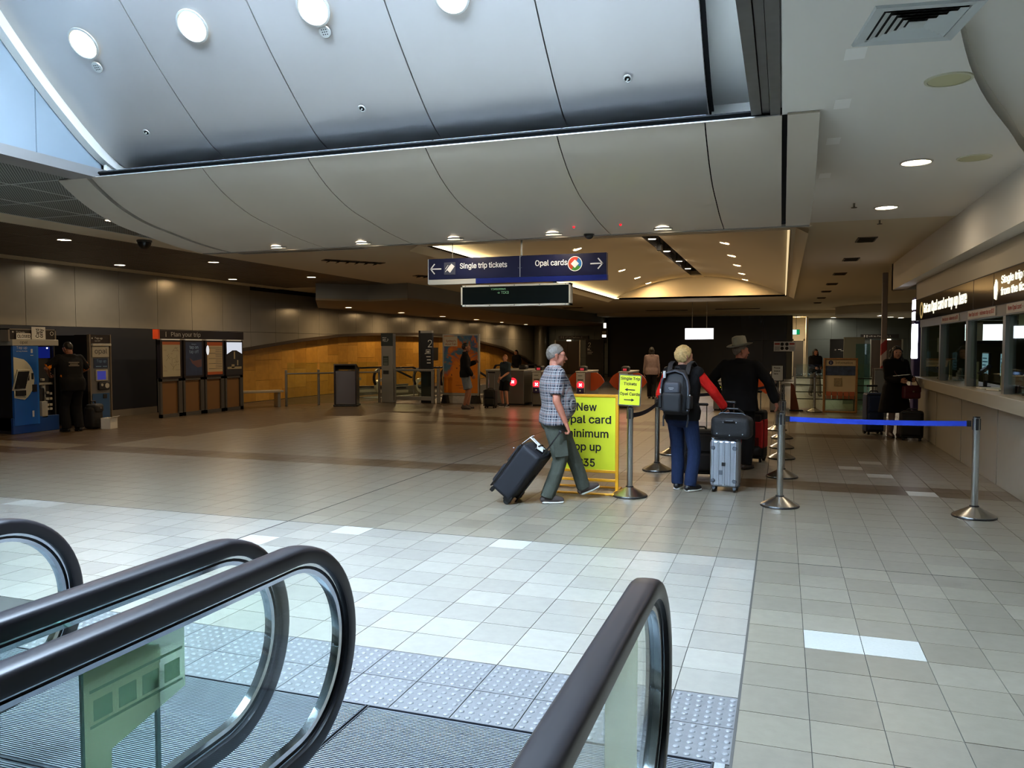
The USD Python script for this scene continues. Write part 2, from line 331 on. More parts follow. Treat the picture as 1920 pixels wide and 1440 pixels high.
for a, b in zip(PX[:-1]+[-0.61], PX[1:]+[-0.03]): put('soffit_panel', ribbon(sp, a+0.005, b-0.005, 0.014), alu2, ce, smooth=40, label='grey metal panel curving down to the bulkhead lip')
put('soffit_backing', ribbon(sp+np.array([0.02, 0.05]), -6.87, -0.03, 0.02), black_gap, ce)
put('end_panel', ribbon(sp, -7.32, -6.93, 0.05), alu2, ce, smooth=40); put('end_panel', ribbon(sp, 0.005, 0.235, 0.05), alu2, ce, smooth=40)
put('end_gap', ribbon(sp+np.array([0.0, 0.06]), -6.95, -6.85, 0.02), black_gap, ce); put('end_gap', ribbon(sp+np.array([0.0, 0.06]), -0.05, 0.03, 0.02), black_gap, ce)
# ledge on top of the bulkhead: shelf, light metal upstand in lengths
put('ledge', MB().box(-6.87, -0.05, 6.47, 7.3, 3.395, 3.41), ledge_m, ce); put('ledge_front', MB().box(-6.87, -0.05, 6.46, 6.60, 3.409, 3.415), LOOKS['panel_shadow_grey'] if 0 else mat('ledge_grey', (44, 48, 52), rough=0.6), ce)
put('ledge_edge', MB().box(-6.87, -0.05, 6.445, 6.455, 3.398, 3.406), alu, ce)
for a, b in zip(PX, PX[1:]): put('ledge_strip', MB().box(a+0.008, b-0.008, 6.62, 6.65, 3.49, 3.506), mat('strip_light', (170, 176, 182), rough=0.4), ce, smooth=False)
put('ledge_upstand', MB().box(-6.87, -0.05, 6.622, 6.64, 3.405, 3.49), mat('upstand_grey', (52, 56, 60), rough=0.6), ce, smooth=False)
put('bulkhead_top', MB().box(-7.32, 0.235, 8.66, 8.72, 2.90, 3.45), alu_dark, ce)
put('lip_trim', MB().box(-7.32, 0.235, 8.66, 8.73, 2.868, 2.89), mat('trim_pale', (150, 146, 136), rough=0.4, metal=0.4), ce)
# left end of the light well: vertical panels under the vault edge, flange, beam
glz = mat('well_panel', (150, 164, 174), rough=0.3, metal=0.2)
yj = [-6.5+1.233*k for k in range(11)]
def vz(y): return float(np.interp(y, vp[::-1, 0], vp[::-1, 1]))
for a, b in zip(yj[:-1]+[5.83], yj[1:]+[6.60]):
    if a > 5.84: continue
    ys = np.linspace(a+0.006, b-0.006, 12)
    p = Polygon([(a+0.006, 3.49), (b-0.006, 3.49)]+[(y, max(3.5, (vz(y) if y > 4.9 else 5.3)+0.02)) for y in ys[::-1]])
    put('well_panel', MB().prism(p, lambda u, v, w: (-6.87-w, u, v), 0.05), glz, ce, smooth=False)
put('well_flange', MB().prism(Polygon([(y, z) for y, z in vp[2:]]+[(y-0.09, z-0.05) for y, z in vp[2:][::-1]]).buffer(0), lambda u, v, w: (-6.76-w, u, v), 0.10), white, ce, smooth=False, label='white flange along the edge of the vault')
put('well_corner', MB().prism(Polygon([(6.60, 3.44), (6.98, 3.44), (6.98, 3.54), (6.72, 3.60), (6.60, 3.72)]), lambda u, v, w: (-6.80-w, u, v), 0.04), white, ce, smooth=False)
put('well_beam', MB().box(-7.12, -6.80, -6.6, 6.62, 3.40, 3.50), mat('beam_taupe', (150, 148, 146), rough=0.4, metal=0.3), ce)
well_m = mat('well_plaster', (196, 198, 198), rough=0.8)
put('well_wall', MB().box(-0.06, 0.02, -8, 7.3, 3.46, 5.4).box(-6.95, 0.02, 7.3, 7.36, 3.46, 5.4).box(-6.95, 0.02, -8, -6.6, 3.42, 5.4).box(-7.0, -6.93, -8, 7.3, 3.46, 5.4), well_m, ce)
put('well_roof', MB().box(-7, 0.02, 4.8, 7.36, 5.32, 5.4).box(-7, 0.02, -8, 2.0, 5.32, 5.4).box(-7, -5.3, 2.0, 4.8, 5.32, 5.4).box(-1.1, 0.02, 2.0, 4.8, 5.32, 5.4), well_m, ce)  # unseen roof; its height and opening are shaped for the daylight falloff
put('well_return', ribbon(vp+np.array([0.22, 0.06]), -0.60, -0.06, 0.03).box(-0.6, -0.06, 6.93, 6.96, 3.42, 3.78), white, ce, smooth=40)
wn = struct('window_1')
for k in range(6): put('glazing_bar', MB().box(-5.3+0.84*k-0.025, -5.3+0.84*k+0.025, 2.0, 4.8, 5.34, 5.42), alu, wn)
# steel edge members on the right of the opening
gs = mat('edge_steel', (112, 112, 110), rough=0.5, metal=0.4, noise=(9, 0.08))
put('edge_beam', MB().box(-0.26, -0.185, -6, 6.46, 3.42, 3.60), gs, ce); put('edge_beam', MB().box(-0.178, -0.125, -6, 6.6, 3.435, 3.60), gs, ce); put('edge_beam', MB().box(-0.12, -0.045, -6, 6.7, 3.41, 3.60), gs, ce)
put('edge_gap', MB().box(-0.26, -0.03, -6, 6.7, 3.5, 3.62), black_gap, ce)
# right plaster ceiling with a curved raised bay
curve = [(0.35, -6), (0.35, 2.0), (0.55, 3.5), (0.81, 4.67), (1.19, 6.09), (1.55, 7.1), (1.80, 7.75), (2.05, 8.43), (2.2, 8.75)]
cs = np.array([(CubicSpline([c[1] for c in curve], [c[0] for c in curve])(y) if y > 2 else 0.35+0*y, y) for y in np.linspace(-6, 8.75, 50)])
near_poly = Polygon([(-0.035, -6)]+[tuple(c) for c in cs]+[(2.25, 8.75), (2.25, 12.22), (-0.035, 12.22)])
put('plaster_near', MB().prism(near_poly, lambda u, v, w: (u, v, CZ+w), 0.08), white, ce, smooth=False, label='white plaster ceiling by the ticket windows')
rim = MB()
for (x0, y0), (x1, y1) in zip(cs, cs[1:]): rim.add([(x0, y0, CZ), (x1, y1, CZ), (x1, y1, CZ+0.14), (x0, y0, CZ+0.14)], [(0, 1, 2, 3)])
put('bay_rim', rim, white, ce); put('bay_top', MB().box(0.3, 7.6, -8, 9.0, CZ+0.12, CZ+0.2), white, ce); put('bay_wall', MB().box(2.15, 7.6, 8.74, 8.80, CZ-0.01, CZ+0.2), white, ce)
put('plaster_right', MB().box(0.16, 8, 12.22, 41, CZ+0.006, CZ+0.08), beige, ce, smooth=False)  # beige past the near white: the brightness step is put into the colour
# canopy over the ticket windows
put('counter_canopy', MB().box(2.2, 2.45, 3.0, 18.9, 2.86, CZ).box(2.2, 3.2, 18.7, 18.9, 2.86, CZ).box(2.4, 7.6, 8.8, 18.9, CZ-.04, CZ), white, ce, label='white canopy beam over the ticket windows')
put('paint_patch', MB().box(0.33, 0.45, 5.22, 5.42, CZ-0.0012, CZ), mat('patch_white', (248, 246, 240), rough=0.6), ce, smooth=False, label='pale touch-up patch of paint')
for y in (6.37, 7.48, 8.94): put('paint_patch', MB().box(0.33, 0.44, y-0.12, y+0.12, CZ-0.0012, CZ), LOOKS['patch_white'], ce, smooth=False)
# central ceiling with the lit coffer
CX0, CX1, CY0, CY1 = -6.0, 0.08, 12.85, 29.4
cen = Polygon([(-7.2, 8.3), (0.16, 8.3), (0.16, 41), (-14.7, 41), (-14.7, 20.7), (-10.6, 20.7), (-10.6, -8), (-9.86, -8), (-9.86, 12.8), (-7.2, 12.8)]).difference(sbox(CX0, CY0, CX1, CY1))
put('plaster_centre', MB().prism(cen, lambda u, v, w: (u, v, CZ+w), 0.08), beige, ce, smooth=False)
arcx = np.linspace(CX0, CX1, 41); xc, hw = (CX0+CX1)/2, (CX1-CX0)/2
Rv = (hw**2+0.74**2)/(2*0.74)
def av(x): return CZ+0.04+0.74-(Rv-math.sqrt(max(Rv*Rv-(x-xc)**2, 0)))
vault = MB()
for lo, hi in ((CX0-0.25, xc-0.2), (xc+0.2, CX1+0.25)):
    xs = np.linspace(lo, hi, 24)
    for a, b in zip(xs, xs[1:]): vault.add([(a, CY0-0.2, av(a)), (b, CY0-0.2, av(b)), (b, CY1-0.0, av(b)), (a, CY1-0.0, av(a))], [(0, 1, 2, 3)])
put('coffer_vault', vault, beige, ce, smooth=60, label='shallow barrel vault inside the lit coffer')
endp = Polygon([(CX0, CZ+0.02)]+[(x, av(x)+0.02) for x in arcx]+[(CX1, CZ+0.02)])
put('coffer_end', MB().prism(endp, lambda u, v, w: (u, CY1+0.10+w, v), 0.05), beige, ce, smooth=False); put('coffer_end', MB().prism(endp, lambda u, v, w: (u, CY0-0.2-w, v), 0.05), beige, ce, smooth=False)
put('coffer_rim', MB().box(CX0, CX1, CY1, CY1+0.02, CZ, CZ+0.06).box(CX0-.01, CX0, CY0, CY1, CZ, CZ+0.06).box(CX1, CX1+.01, CY0, CY1, CZ, CZ+0.06), cream, ce)
put('coffer_sides', MB().box(CX0-0.3, CX0-0.26, CY0, CY1, CZ, CZ+0.35).box(CX1+0.26, CX1+0.3, CY0, CY1, CZ, CZ+0.35).box(CX0-.3, CX1+.3, CY1+.16, CY1+.2, CZ, CZ+1.0).box(CX0-.3, CX1+.3, CY0-.3, CY0-.26, CZ, CZ+1.0), beige, ce)
put('track_slot', MB().box(xc-0.2, xc-0.19, CY0-0.2, CY1-0.6, av(xc)-0.0, av(xc)+0.25).box(xc+0.19, xc+0.2, CY0-0.2, CY1-0.6, av(xc), av(xc)+0.25).box(xc-0.2, xc+0.2, CY0-0.2, CY1-.6, av(xc)+0.24, av(xc)+0.27), mat('slot_dark', (60, 54, 46), rough=0.8), ce)
put('slot_end', MB().box(xc-0.2, xc+0.2, CY1-0.62, CY1+0.1, av(xc)-0.02, av(xc)+0.02), beige, ce)
# left mesh-tile ceilings
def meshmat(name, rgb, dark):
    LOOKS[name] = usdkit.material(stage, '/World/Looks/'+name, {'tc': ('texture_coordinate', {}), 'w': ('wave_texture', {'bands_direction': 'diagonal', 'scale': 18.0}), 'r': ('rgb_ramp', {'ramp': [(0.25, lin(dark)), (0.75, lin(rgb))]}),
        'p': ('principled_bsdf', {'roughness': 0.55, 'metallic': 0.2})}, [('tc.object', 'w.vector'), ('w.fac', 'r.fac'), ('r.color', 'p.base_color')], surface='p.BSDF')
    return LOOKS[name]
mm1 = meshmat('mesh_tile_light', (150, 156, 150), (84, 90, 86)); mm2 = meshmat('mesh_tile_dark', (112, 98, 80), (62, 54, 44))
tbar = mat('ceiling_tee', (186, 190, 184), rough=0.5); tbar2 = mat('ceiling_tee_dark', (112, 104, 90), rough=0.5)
def grid(x0, x1, y0, y1, s, m, bar, zz):
    nx, ny = max(1, round((x1-x0)/s)), max(1, round((y1-y0)/s)); dx, dy = (x1-x0)/nx, (y1-y0)/ny
    for i in range(nx):
        for j in range(ny): put('mesh_tile', MB().box(x0+i*dx+.012, x0+(i+1)*dx-.012, y0+j*dy+.012, y0+(j+1)*dy-.012, zz, zz+0.02), m, ce, smooth=False)
    b = MB()
    for i in range(nx+1): b.box(x0+i*dx-.014, x0+i*dx+.014, y0, y1, zz-.004, zz+.03)
    for j in range(ny+1): b.box(x0, x1, y0+j*dy-.014, y0+j*dy+.014, zz-.004, zz+.03)
    put('tee_grid', b, bar, ce, smooth=False)
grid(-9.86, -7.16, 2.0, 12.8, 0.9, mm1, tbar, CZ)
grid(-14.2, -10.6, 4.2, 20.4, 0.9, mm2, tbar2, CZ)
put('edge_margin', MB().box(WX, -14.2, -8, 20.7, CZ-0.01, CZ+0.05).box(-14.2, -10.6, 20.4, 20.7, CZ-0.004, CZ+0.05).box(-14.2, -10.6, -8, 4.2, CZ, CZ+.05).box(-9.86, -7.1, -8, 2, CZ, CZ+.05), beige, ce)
# lower ceilings further back
put('low_ceiling', MB().prism(Polygon([(WX, 23.0), (-12.4, 19.2), (-11.3, 20.2), (-9.9, 19.9), (-9.8, 21), (-10.4, 30), (-9.3, 43), (-9.3, 47.7), (WX, 47.7)]), lambda u, v, w: (u, v, 2.95+w), 0.06), mat('low_ceiling_brown', (140, 124, 100), rough=0.7), ce, smooth=False)
put('low_riser', MB().prism(Polygon([(WX, 23.0), (-12.4, 19.2), (-11.3, 20.2), (-9.9, 19.9), (-9.8, 21), (-10.4, 30), (-9.3, 43), (-9.4, 43), (-10.5, 30), (-9.9, 21.05), (-9.95, 20.0), (-11.3, 20.3), (-12.4, 19.32), (WX, 23.12)]), lambda u, v, w: (u, v, 3.0+w), 0.45), mat('riser_grey', (128, 128, 122), rough=0.5), ce, smooth=False)
put('back_soffit', MB().box(-9.3, 9, 41, 47.8, 3.27, 3.34).box(-9.3, 2.6, 40.9, 41, 3.27, 3.5), cream, ce)
put('round_soffit', MB().lathe([(0, 3.02), (2.9, 3.02), (3.0, 3.08), (3.0, 3.42), (0, 3.42)], c=(5.2, 38.5, 0), n=48), mat('soffit_grey', (186, 188, 186), rough=0.5), ce, label='round dropped grey soffit with downlights')
# ================================================================ ceiling lamps
lamp_cool = emit('lamp_lens_cool', (255, 236, 208), LAMP); lamp_warm = emit('lamp_lens_warm', (255, 214, 158), LAMP)
lamp_soffit = emit('lamp_lens_soffit', (255, 232, 200), LAMP*0.25); well_lens = emit('lamp_lens_well', (255, 250, 225), 10.0)
rim_m = mat('lamp_rim', (196, 196, 190), rough=0.35, metal=0.5)
def frame_of(n):
    n = np.asarray(n, float)/np.linalg.norm(n); a = np.cross(n, (0, 1, 0.1)); a /= np.linalg.norm(a); return a, np.cross(n, a), n
def disc(r0, r1, h0, h1, n, c, nrm):
    """ring/disc with the given normal: a lathe turned to face nrm"""
    a, b, k = frame_of(nrm); m = MB().lathe(n[0], n=n[1]); v, f = m.mesh()
    return MB().add(np.asarray(c)+v[:, :1]*a+v[:, 1:2]*b+v[:, 2:]*k, f)
def downlight(p, r, label, nrm=(0, 0, -1), lens=None, group=None, rim=True):
    t = thing('downlight', label, 'ceiling light', p, group=group)
    if rim: put('rim', disc(0, 0, 0, 0, ([(r*1.0, -0.01), (r*1.0, 0.004), (r*1.06, 0.010), (r*1.18, 0.006), (r*1.2, -0.005)], 28), (0, 0, 0), nrm), rim_m, t)
    put('lens', disc(0, 0, 0, 0, ([(0.0005, 0.003), (r*1.0, 0.002)], 18), (0, 0, 0), nrm), lens or lamp_cool, t)
    return t
ORD = ['nearest', 'second nearest', 'third nearest', 'fourth nearest', 'fifth nearest', 'sixth nearest', 'farthest']
# vault lamps
vn = (0, -0.72, -0.69)
for x, y, z, w in ((-6.08, 5.68, 4.405, 'leftmost'), (-4.86, 5.68, 4.405, 'second from the left'), (-3.66, 5.69, 4.395, 'third from the left'), (-2.46, 5.74, 4.35, 'cut off by the picture edge')):
    downlight((x, y-0.012, z-0.012), 0.125, 'round glowing lamp flush in the curved vault, %s' % w, vn, well_lens)
for x, y, z, w in ((-6.09, 5.84, 4.25, 'leftmost'), (-3.64, 5.83, 4.26, 'third')):
    t = thing('loudspeaker_grille', 'small white round grille below the %s vault lamp' % w, 'speaker grille', (x, y-.01, z-.01))
    put('plate', disc(0, 0, 0, 0, ([(0.0005, 0.008), (0.05, 0.008), (0.055, 0.0)], 20), (0, 0, 0), vn), rim_m, t)
    a, b, k = frame_of(vn); h = MB()
    for u in range(-1, 2):
        for q in range(-1, 2): h.cyl(a*u*.02+b*q*.02+k*.0075, a*u*.02+b*q*.02+k*.0095, 0.005, n=8)
    put('holes', h, black_gap, t)
for (x, y, z), w in zip(((-6.06, 6.40, 3.79), (-3.62, 6.40, 3.79), (-1.21, 6.39, 3.79)), ('leftmost', 'middle', 'rightmost')):
    t = thing('sprinkler_rosette', 'small dark round fitting low on the vault, %s of three' % w, 'sprinkler', (x, y-.012, z-.012)); nn = (0, -0.62, -0.78); a, b, k = frame_of(nn)
    put('rosette', disc(0, 0, 0, 0, ([(0.022, 0.002), (0.028, 0.008), (0.036, 0.006), (0.038, 0.0)], 20), (0, 0, 0), nn), rim_m, t)
    put('cup', disc(0, 0, 0, 0, ([(0.0005, 0.003), (0.026, 0.003)], 20), (0, 0, 0), nn), black_gap, t)
    put('head', MB().cyl((0, 0, 0), k*0.02, 0.006, n=8).obox(k*0.02, (a+b, a-b, k), (0.018, 0.004, 0.002)), rim_m, t)
# soffit lamps along the lip
def spz(y): return float(np.interp(y, sp[:, 0], sp[:, 1]))
for x, w in zip((-6.0, -4.8, -3.6, -2.42, -1.22), ('far left', 'second from the left', 'middle, brightest', 'second from the right', 'far right')):
    y = 8.47; downlight((x, y, spz(y)-0.004), 0.085, 'round downlight near the bulkhead lip, %s' % w, (0, 0.06, -1), lamp_soffit)
# right plaster ceiling
downlight((1.19, 8.57, CZ-.002), 0.125, 'nearer bright downlight in the white plaster ceiling', lens=lamp_soffit); downlight((1.22, 11.19, CZ-.002), 0.125, 'bright downlight in the white plaster ceiling just before its far edge', lens=lamp_soffit)
off = mat('lens_off', (196, 192, 150), rough=0.5)
for x, y, w in ((1.02, 6.02, 'nearer'), (1.68, 8.55, 'farther')):
    t = thing('ceiling_speaker', 'flat cream round cover in the white ceiling, %s of two' % w, 'ceiling cover', (x, y, CZ))
    put('cover', MB().lathe([(0.13, -0.002), (0.128, -0.008), (0.0005, -0.010)], n=28), off, t); put('rim', MB().lathe([(0.15, 0), (0.147, -0.009), (0.13, -0.010), (0.13, -0.004)], n=28), mat('rim_cream', (206, 204, 176), rough=0.5), t)
# left aisle
for x, y in ((-11.3, 10.06), (-11.3, 13.69), (-11.35, 17.38)): downlight((x, y, CZ-.006), 0.10, '%s round downlight in the inner row of the brown mesh ceiling' % ORD[round((y-10)/3.65)], lens=lamp_warm if y < 17 else lamp_cool)
for x, y in ((-13.6, 13.49), (-13.65, 17.26)): downlight((x, y, CZ-.006), 0.10, 'round downlight in the wall-side row of the brown mesh ceiling, %s one' % ('nearer' if y < 15 else 'farther'), lens=lamp_cool if y < 15 else lamp_warm)
downlight((-8.95, 8.74, CZ-.006), 0.07, 'small downlight at the corner of the pale mesh ceiling beside the bulkhead', lens=lamp_warm)
for i, (x, y) in enumerate(((-13.6, 23.0), (-13.75, 27.1), (-13.77, 31.0), (-13.8, 35.0), (-13.95, 39.0), (-13.96, 43.1))): downlight((x, y, 2.947), 0.11, '%s downlight in the low brown ceiling over the left aisle' % ORD[i], lens=lamp_warm)
for i, (x, y) in enumerate(((0.7, 45.5), (2.57, 46.5))): downlight((x, y, 3.268), 0.13, 'downlight over the far exit, %s of two' % ('left', 'right')[i], lens=lamp_cool)
for i, (x, y) in enumerate(((4.0, 38.0), (4.6, 39.6), (5.2, 41.0))): downlight((x, y, 3.018), 0.13, '%s downlight under the round grey soffit' % ('left', 'middle', 'right')[i], lens=lamp_cool)
# coffer lamps and cove light
for i, (x, y) in enumerate(((-4.67, 18.4), (-4.67, 23.9), (-4.67, 26.6), (-4.67, 28.9))): downlight((x, y, av(x)-.01), 0.10, '%s small downlight on the left slope of the coffer vault' % ORD[i], (0.3, 0, -1), lens=lamp_warm)
for i, (x, y) in enumerate(((-1.29, 18.5), (-1.29, 21.1), (-1.29, 23.6), (-1.29, 26.3), (-1.29, 28.7))): downlight((x, y, av(x)-.01), 0.10, '%s small downlight on the right slope of the coffer vault' % ORD[i], (-0.3, 0, -1), lens=lamp_warm)
for i, y in enumerate((18.8, 21.3, 23.9, 26.2)):
    t = thing('track_spotlight', '%s dark cylindrical spotlight in the coffer slot' % ORD[i], 'spotlight', (xc, y, av(xc)+.02))
    put('housing', MB().cyl((0, 0, 0.22), (0, 0, -0.04), 0.10, n=20), mat('spot_grey', (70, 70, 68), rough=0.5), t); put('lens', MB().cyl((0, 0, -0.041), (0, 0, -0.046), 0.085, n=20), lamp_cool, t)
single('hanging_microphone', MB().cyl((xc, 20.0, av(xc)+.24), (xc, 20.0, av(xc)-.02), 0.02).rbox(xc-.06, xc+.06, 19.9, 20.1, av(xc)-.16, av(xc)), mat('cam_black', (22, 22, 22), rough=0.4), 'black camera hanging between two spotlights in the coffer slot', 'camera')
cove = emit('cove_strip', (255, 222, 168), COVE); cove2 = emit('cove_strip_side', (255, 226, 172), 5.0)
t = thing('cove_light', 'warm strip light tucked behind the rim of the ceiling coffer', 'strip light', (0, 0, 0))
put('strip', MB().box(CX0+.1, CX1-.1, CY1+.045, CY1+.085, CZ+.05, CZ+.07), cove, t); put('strip', MB().box(CX0+.012, CX0+.17, CY0+.2, CY1-.1, CZ+.022, CZ+.034), cove2, t, smooth=False); put('strip', MB().box(CX1-.045, CX1-.012, CY0+.2, CY1-.1, CZ+.02, CZ+.03), emit('cove_strip_dim', (255, 226, 172), 0.9), t, smooth=False)
# vents
vent_m = mat('vent_brown', (96, 86, 70), rough=0.6)
def vent(x, y, w, l, label, z=CZ, m=None, n=6, rot=0):
    t = thing('ceiling_vent', label, 'air vent', (x, y, z), rot)
    put('frame', MB().box(-w/2, w/2, -l/2, -l/2+.03, -.012, 0).box(-w/2, w/2, l/2-.03, l/2, -.012, 0).box(-w/2, -w/2+.03, -l/2, l/2, -.012, 0).box(w/2-.03, w/2, -l/2, l/2, -.012, 0), m or vent_m, t)
    put('back', MB().box(-w/2+.02, w/2-.02, -l/2+.02, l/2-.02, -.003, 0), black_gap, t); s = MB()
    for k in range(n):
        yy = -l/2+.04+(l-.08)*(k+.5)/n; s.obox((0, yy, -.008), ((1, 0, 0), (0, 1, .8), (0, -.8, 1)), (w/2-.03, (l-.08)/n*.34, .002))
    put('slats', s, m or vent_m, t, kind='stuff')
for i, y in enumerate((14.44, 17.57, 20.92, 24.18, 27.35, 30.83, 34.1)): vent(1.28, y, 0.30, 0.55 if i else 0.6, '%s square brown vent grille in the row beside the ticket windows' % ORD[i], CZ+.006)
vent(-8.5, 14.6, 0.28, 1.3, 'long brown vent grille in the beige ceiling left of the hanging sign', rot=-40); vent(-8.35, 18.4, 0.28, 1.2, 'long brown vent grille in the beige ceiling behind the end of the hanging sign', rot=-35)
vent(-9.0, 34.7, 0.9, 0.45, 'brown vent grille in the beige ceiling above the far lift'); vent(-5.36, 38.7, 2.0, 0.35, 'wide brown slot vent over the black wall, left one'); vent(-2.03, 38.1, 2.0, 0.35, 'wide brown slot vent over the black wall, right one')
# square louvred diffuser, turned a little
t = thing('air_diffuser', 'white square air diffuser with nested louvres in the plaster ceiling', 'air diffuser', (0.665, 4.93, CZ), 8)
dw = mat('diffuser_white', (200, 206, 204), rough=0.45)
def sq(s0, z0, s1, z1): # square frustum ring
    a = [(-s0, -s0, z0), (s0, -s0, z0), (s0, s0, z0), (-s0, s0, z0)]; b = [(-s1, -s1, z1), (s1, -s1, z1), (s1, s1, z1), (-s1, s1, z1)]
    return np.array(a+b)*np.array([1.0, 1.0, 1]), [(i, (i+1) % 4, (i+1) % 4+4, i+4) for i in range(4)]
put('frame', MB().add(*sq(0.275, 0.0, 0.268, -0.014)).add(*sq(0.268, -0.014, 0.215, -0.010)).add(*sq(0.215, -.010, 0.21, 0.05)), dw, t, smooth=False)
put('back', MB().box(-.21, .21, -.21, .21, -.001, 0.0), black_gap, t)
for s0 in (0.205, 0.165, 0.125, 0.085):
    put('louvre', MB().add(*sq(s0, -0.014, s0-0.034, -0.001)).add(*sq(s0-.004, -.013, s0-.036, 0)), dw, t, smooth=False)
put('louvre', MB().box(-.045, .045, -.045, .045, -.013, -.009), dw, t, smooth=False)
for x, y, w in ((0.81, 10.77, 'near the far downlight'), (1.26, 12.3, 'past the edge of the white plaster')):
    t = thing('sprinkler', 'small brass ceiling sprinkler %s' % w, 'sprinkler', (x, y, CZ)); put('stem', MB().cyl((0, 0, 0), (0, 0, -.05), .012), vent_m, t); put('deflector', MB().cyl((0, 0, -.05), (0, 0, -.056), .035), vent_m, t)
t = thing('dome_camera', 'black half-dome security camera at the left end of the bulkhead', 'security camera', (-10.15, 10.6, CZ)); put('base', MB().cyl((0, 0, 0), (0, 0, -.03), .12), mat('cam_grey', (60, 58, 54)), t)
put('dome', MB().lathe([(0.11, -.03)]+[(0.11*math.cos(a), -.03-0.12*math.sin(a)) for a in np.linspace(0.1, 1.5, 8)]+[(0.0005, -.15)], n=20), mat('dome_dark', (24, 20, 18), rough=0.12), t)
t = thing('dome_camera', 'small dark camera dome under the bulkhead lip above the hanging sign', 'security camera', (-2.05, 8.60, 2.875)); put('base', MB().cyl((0, 0, 0), (0, 0, -.01), .06), LOOKS['cam_grey'], t)
put('dome', MB().lathe([(0.05*math.cos(a), -.01-0.04*math.sin(a)) for a in np.linspace(0, 1.5, 6)]+[(0.0005, -.05)], n=16), LOOKS['dome_dark'], t)
for x, w in ((-2.12, 'left'), (-1.62, 'right')):
    single('indicator_light', MB().lathe([(0.014, 0), (0.010, -.012), (0.0005, -.016)], c=(x, 8.2, spz(8.2)), n=10), emit('led_red_small', (255, 20, 30), 3), 'tiny red indicator light under the bulkhead, %s of two' % w, 'indicator light')
# ================================================================ escalators
rubber = mat('handrail_rubber', (38, 36, 40), rough=0.34, spec=0.35)
chrome = mat('chrome', (210, 214, 216), rough=0.12, metal=1.0)
seal = mat('seal_black', (16, 16, 18), rough=0.5)
pane = glass('balustrade_glass', (0.945, 0.985, 0.972))
edge_glass = mat('glass_edge', (110, 150, 140), rough=0.1, spec=0.6)
rib_m = mat('plate_rib', (132, 140, 146), rough=0.4, metal=0.3); gro_m = mat('plate_groove', (52, 56, 62), rough=0.6, metal=0.2)
RC, RR = (2.19, 0.595), 0.352
RAIL = [(-4.0+0.31*k, RC[1]+RR) for k in range(20)]+arc(RC[0], RC[1], RR, 90, -90, 30)+[(2.0, 0.238), (1.7, 0.215), (1.3, 0.19), (0.9, 0.17)]
HP = [(0.034, -0.026), (0.034, -0.036), (0.024, -0.0405), (-0.004, -0.0405), (-0.014, -0.037), (-0.020, -0.028), (-0.022, -0.012), (-0.022, 0.012), (-0.020, 0.028), (-0.014, 0.037), (-0.004, 0.0405), (0.024, 0.0405), (0.034, 0.036), (0.034, 0.026)]
def balustrade(t, x):
    pts = [(x, y, z) for y, z in RAIL]
    put('handrail', MB().sweep(pts, HP, up=(1, 0, 0)), rubber, t, smooth=50)
    a = put('rail_track', MB().sweep(pts, [(0.030, -0.024), (0.044, -0.022), (0.044, 0.022), (0.030, 0.024)], up=(1, 0, 0)), chrome, t, smooth=50)
    put('rail_seal', MB().sweep(pts, [(0.044, -0.012), (0.054, -0.012), (0.054, 0.012), (0.044, 0.012)], up=(1, 0, 0)), seal, a, smooth=50)
    put('rail_bead', MB().sweep(pts, [(0.054, -0.018), (0.068, -0.015), (0.068, 0.015), (0.054, 0.018)], up=(1, 0, 0)), chrome, a, smooth=50)
    g = Polygon([(-4, 0.17), (-4, RC[1]+RR-.06)]+[(RC[0]+(RR-.06)*math.cos(q), RC[1]+(RR-.06)*math.sin(q)) for q in np.linspace(math.pi/2, -math.pi/2, 24)]+[(1.7, 0.27), (0.9, 0.17)])
    put('glass_panel', MB().prism(g, lambda u, v, w: (x-0.006+w, u, v), 0.012), pane, t, smooth=False)
    put('skirt', MB().rbox(x-0.10, x+0.10, -4, 0.95, 0.0, 0.20, 0.03), steel, t)
def plate(t, x0, x1, y0, y1):
    p = put('landing_plate', MB().box(x0, x1, y0, y1, -0.003, 0.0015), gro_m, t, smooth=False)
    r = MB(); n = int((y1-y0-.02)/0.0125)
    for k in range(n):
        y = y0+.012+k*0.0125; r.box(x0+.008, x1-.008, y, y+.006, 0.0015, 0.0055)
    put('ribs', r, rib_m, p, smooth=False, kind='stuff')
    put('plate_frame', MB().box(x0, x1, y1-.006, y1, 0, .007).box(x0, x0+.006, y0, y1, 0, .007).box(x1-.006, x1, y0, y1, 0, .007), gro_m, p, smooth=False)
es = thing('escalator', 'escalator on the left, ending in the black handrail at the picture edge and its neighbour', 'escalator')
balustrade(es, -2.85); balustrade(es, -1.82); plate(es, -4.3, -1.765, 1.3, 2.24); plate(es, -4.3, -1.765, 2.245, 3.115)
es2 = thing('escalator', 'nearer escalator at the bottom centre, between two curved black handrails', 'escalator')
balustrade(es2, -1.53); balustrade(es2, -0.365); plate(es2, -1.755, -0.62, 1.3, 3.115); plate(es2, -0.615, -0.235, 1.3, 3.115)
put('plate_border', MB().box(-0.23, -0.19, 1.3, 3.115, -0.003, 0.006), mat('border_stone', (150, 152, 150), rough=0.5), es2)
def film(name, rgb, fac):
    LOOKS[name] = usdkit.material(stage, '/World/Looks/'+name, {'t': ('transparent_bsdf', {'color': (.92, .97, .92)}), 'd': ('diffuse_bsdf', {'color': lin(rgb)}), 'l': ('translucent_bsdf', {'color': lin(rgb)}), 'a': ('mix_closure', {'fac': .5}), 'm': ('mix_closure', {'fac': fac})}, [('d.BSDF', 'a.closure1'), ('l.BSDF', 'a.closure2'), ('t.BSDF', 'm.closure1'), ('a.closure', 'm.closure2')], surface='m.closure')
    return LOOKS[name]
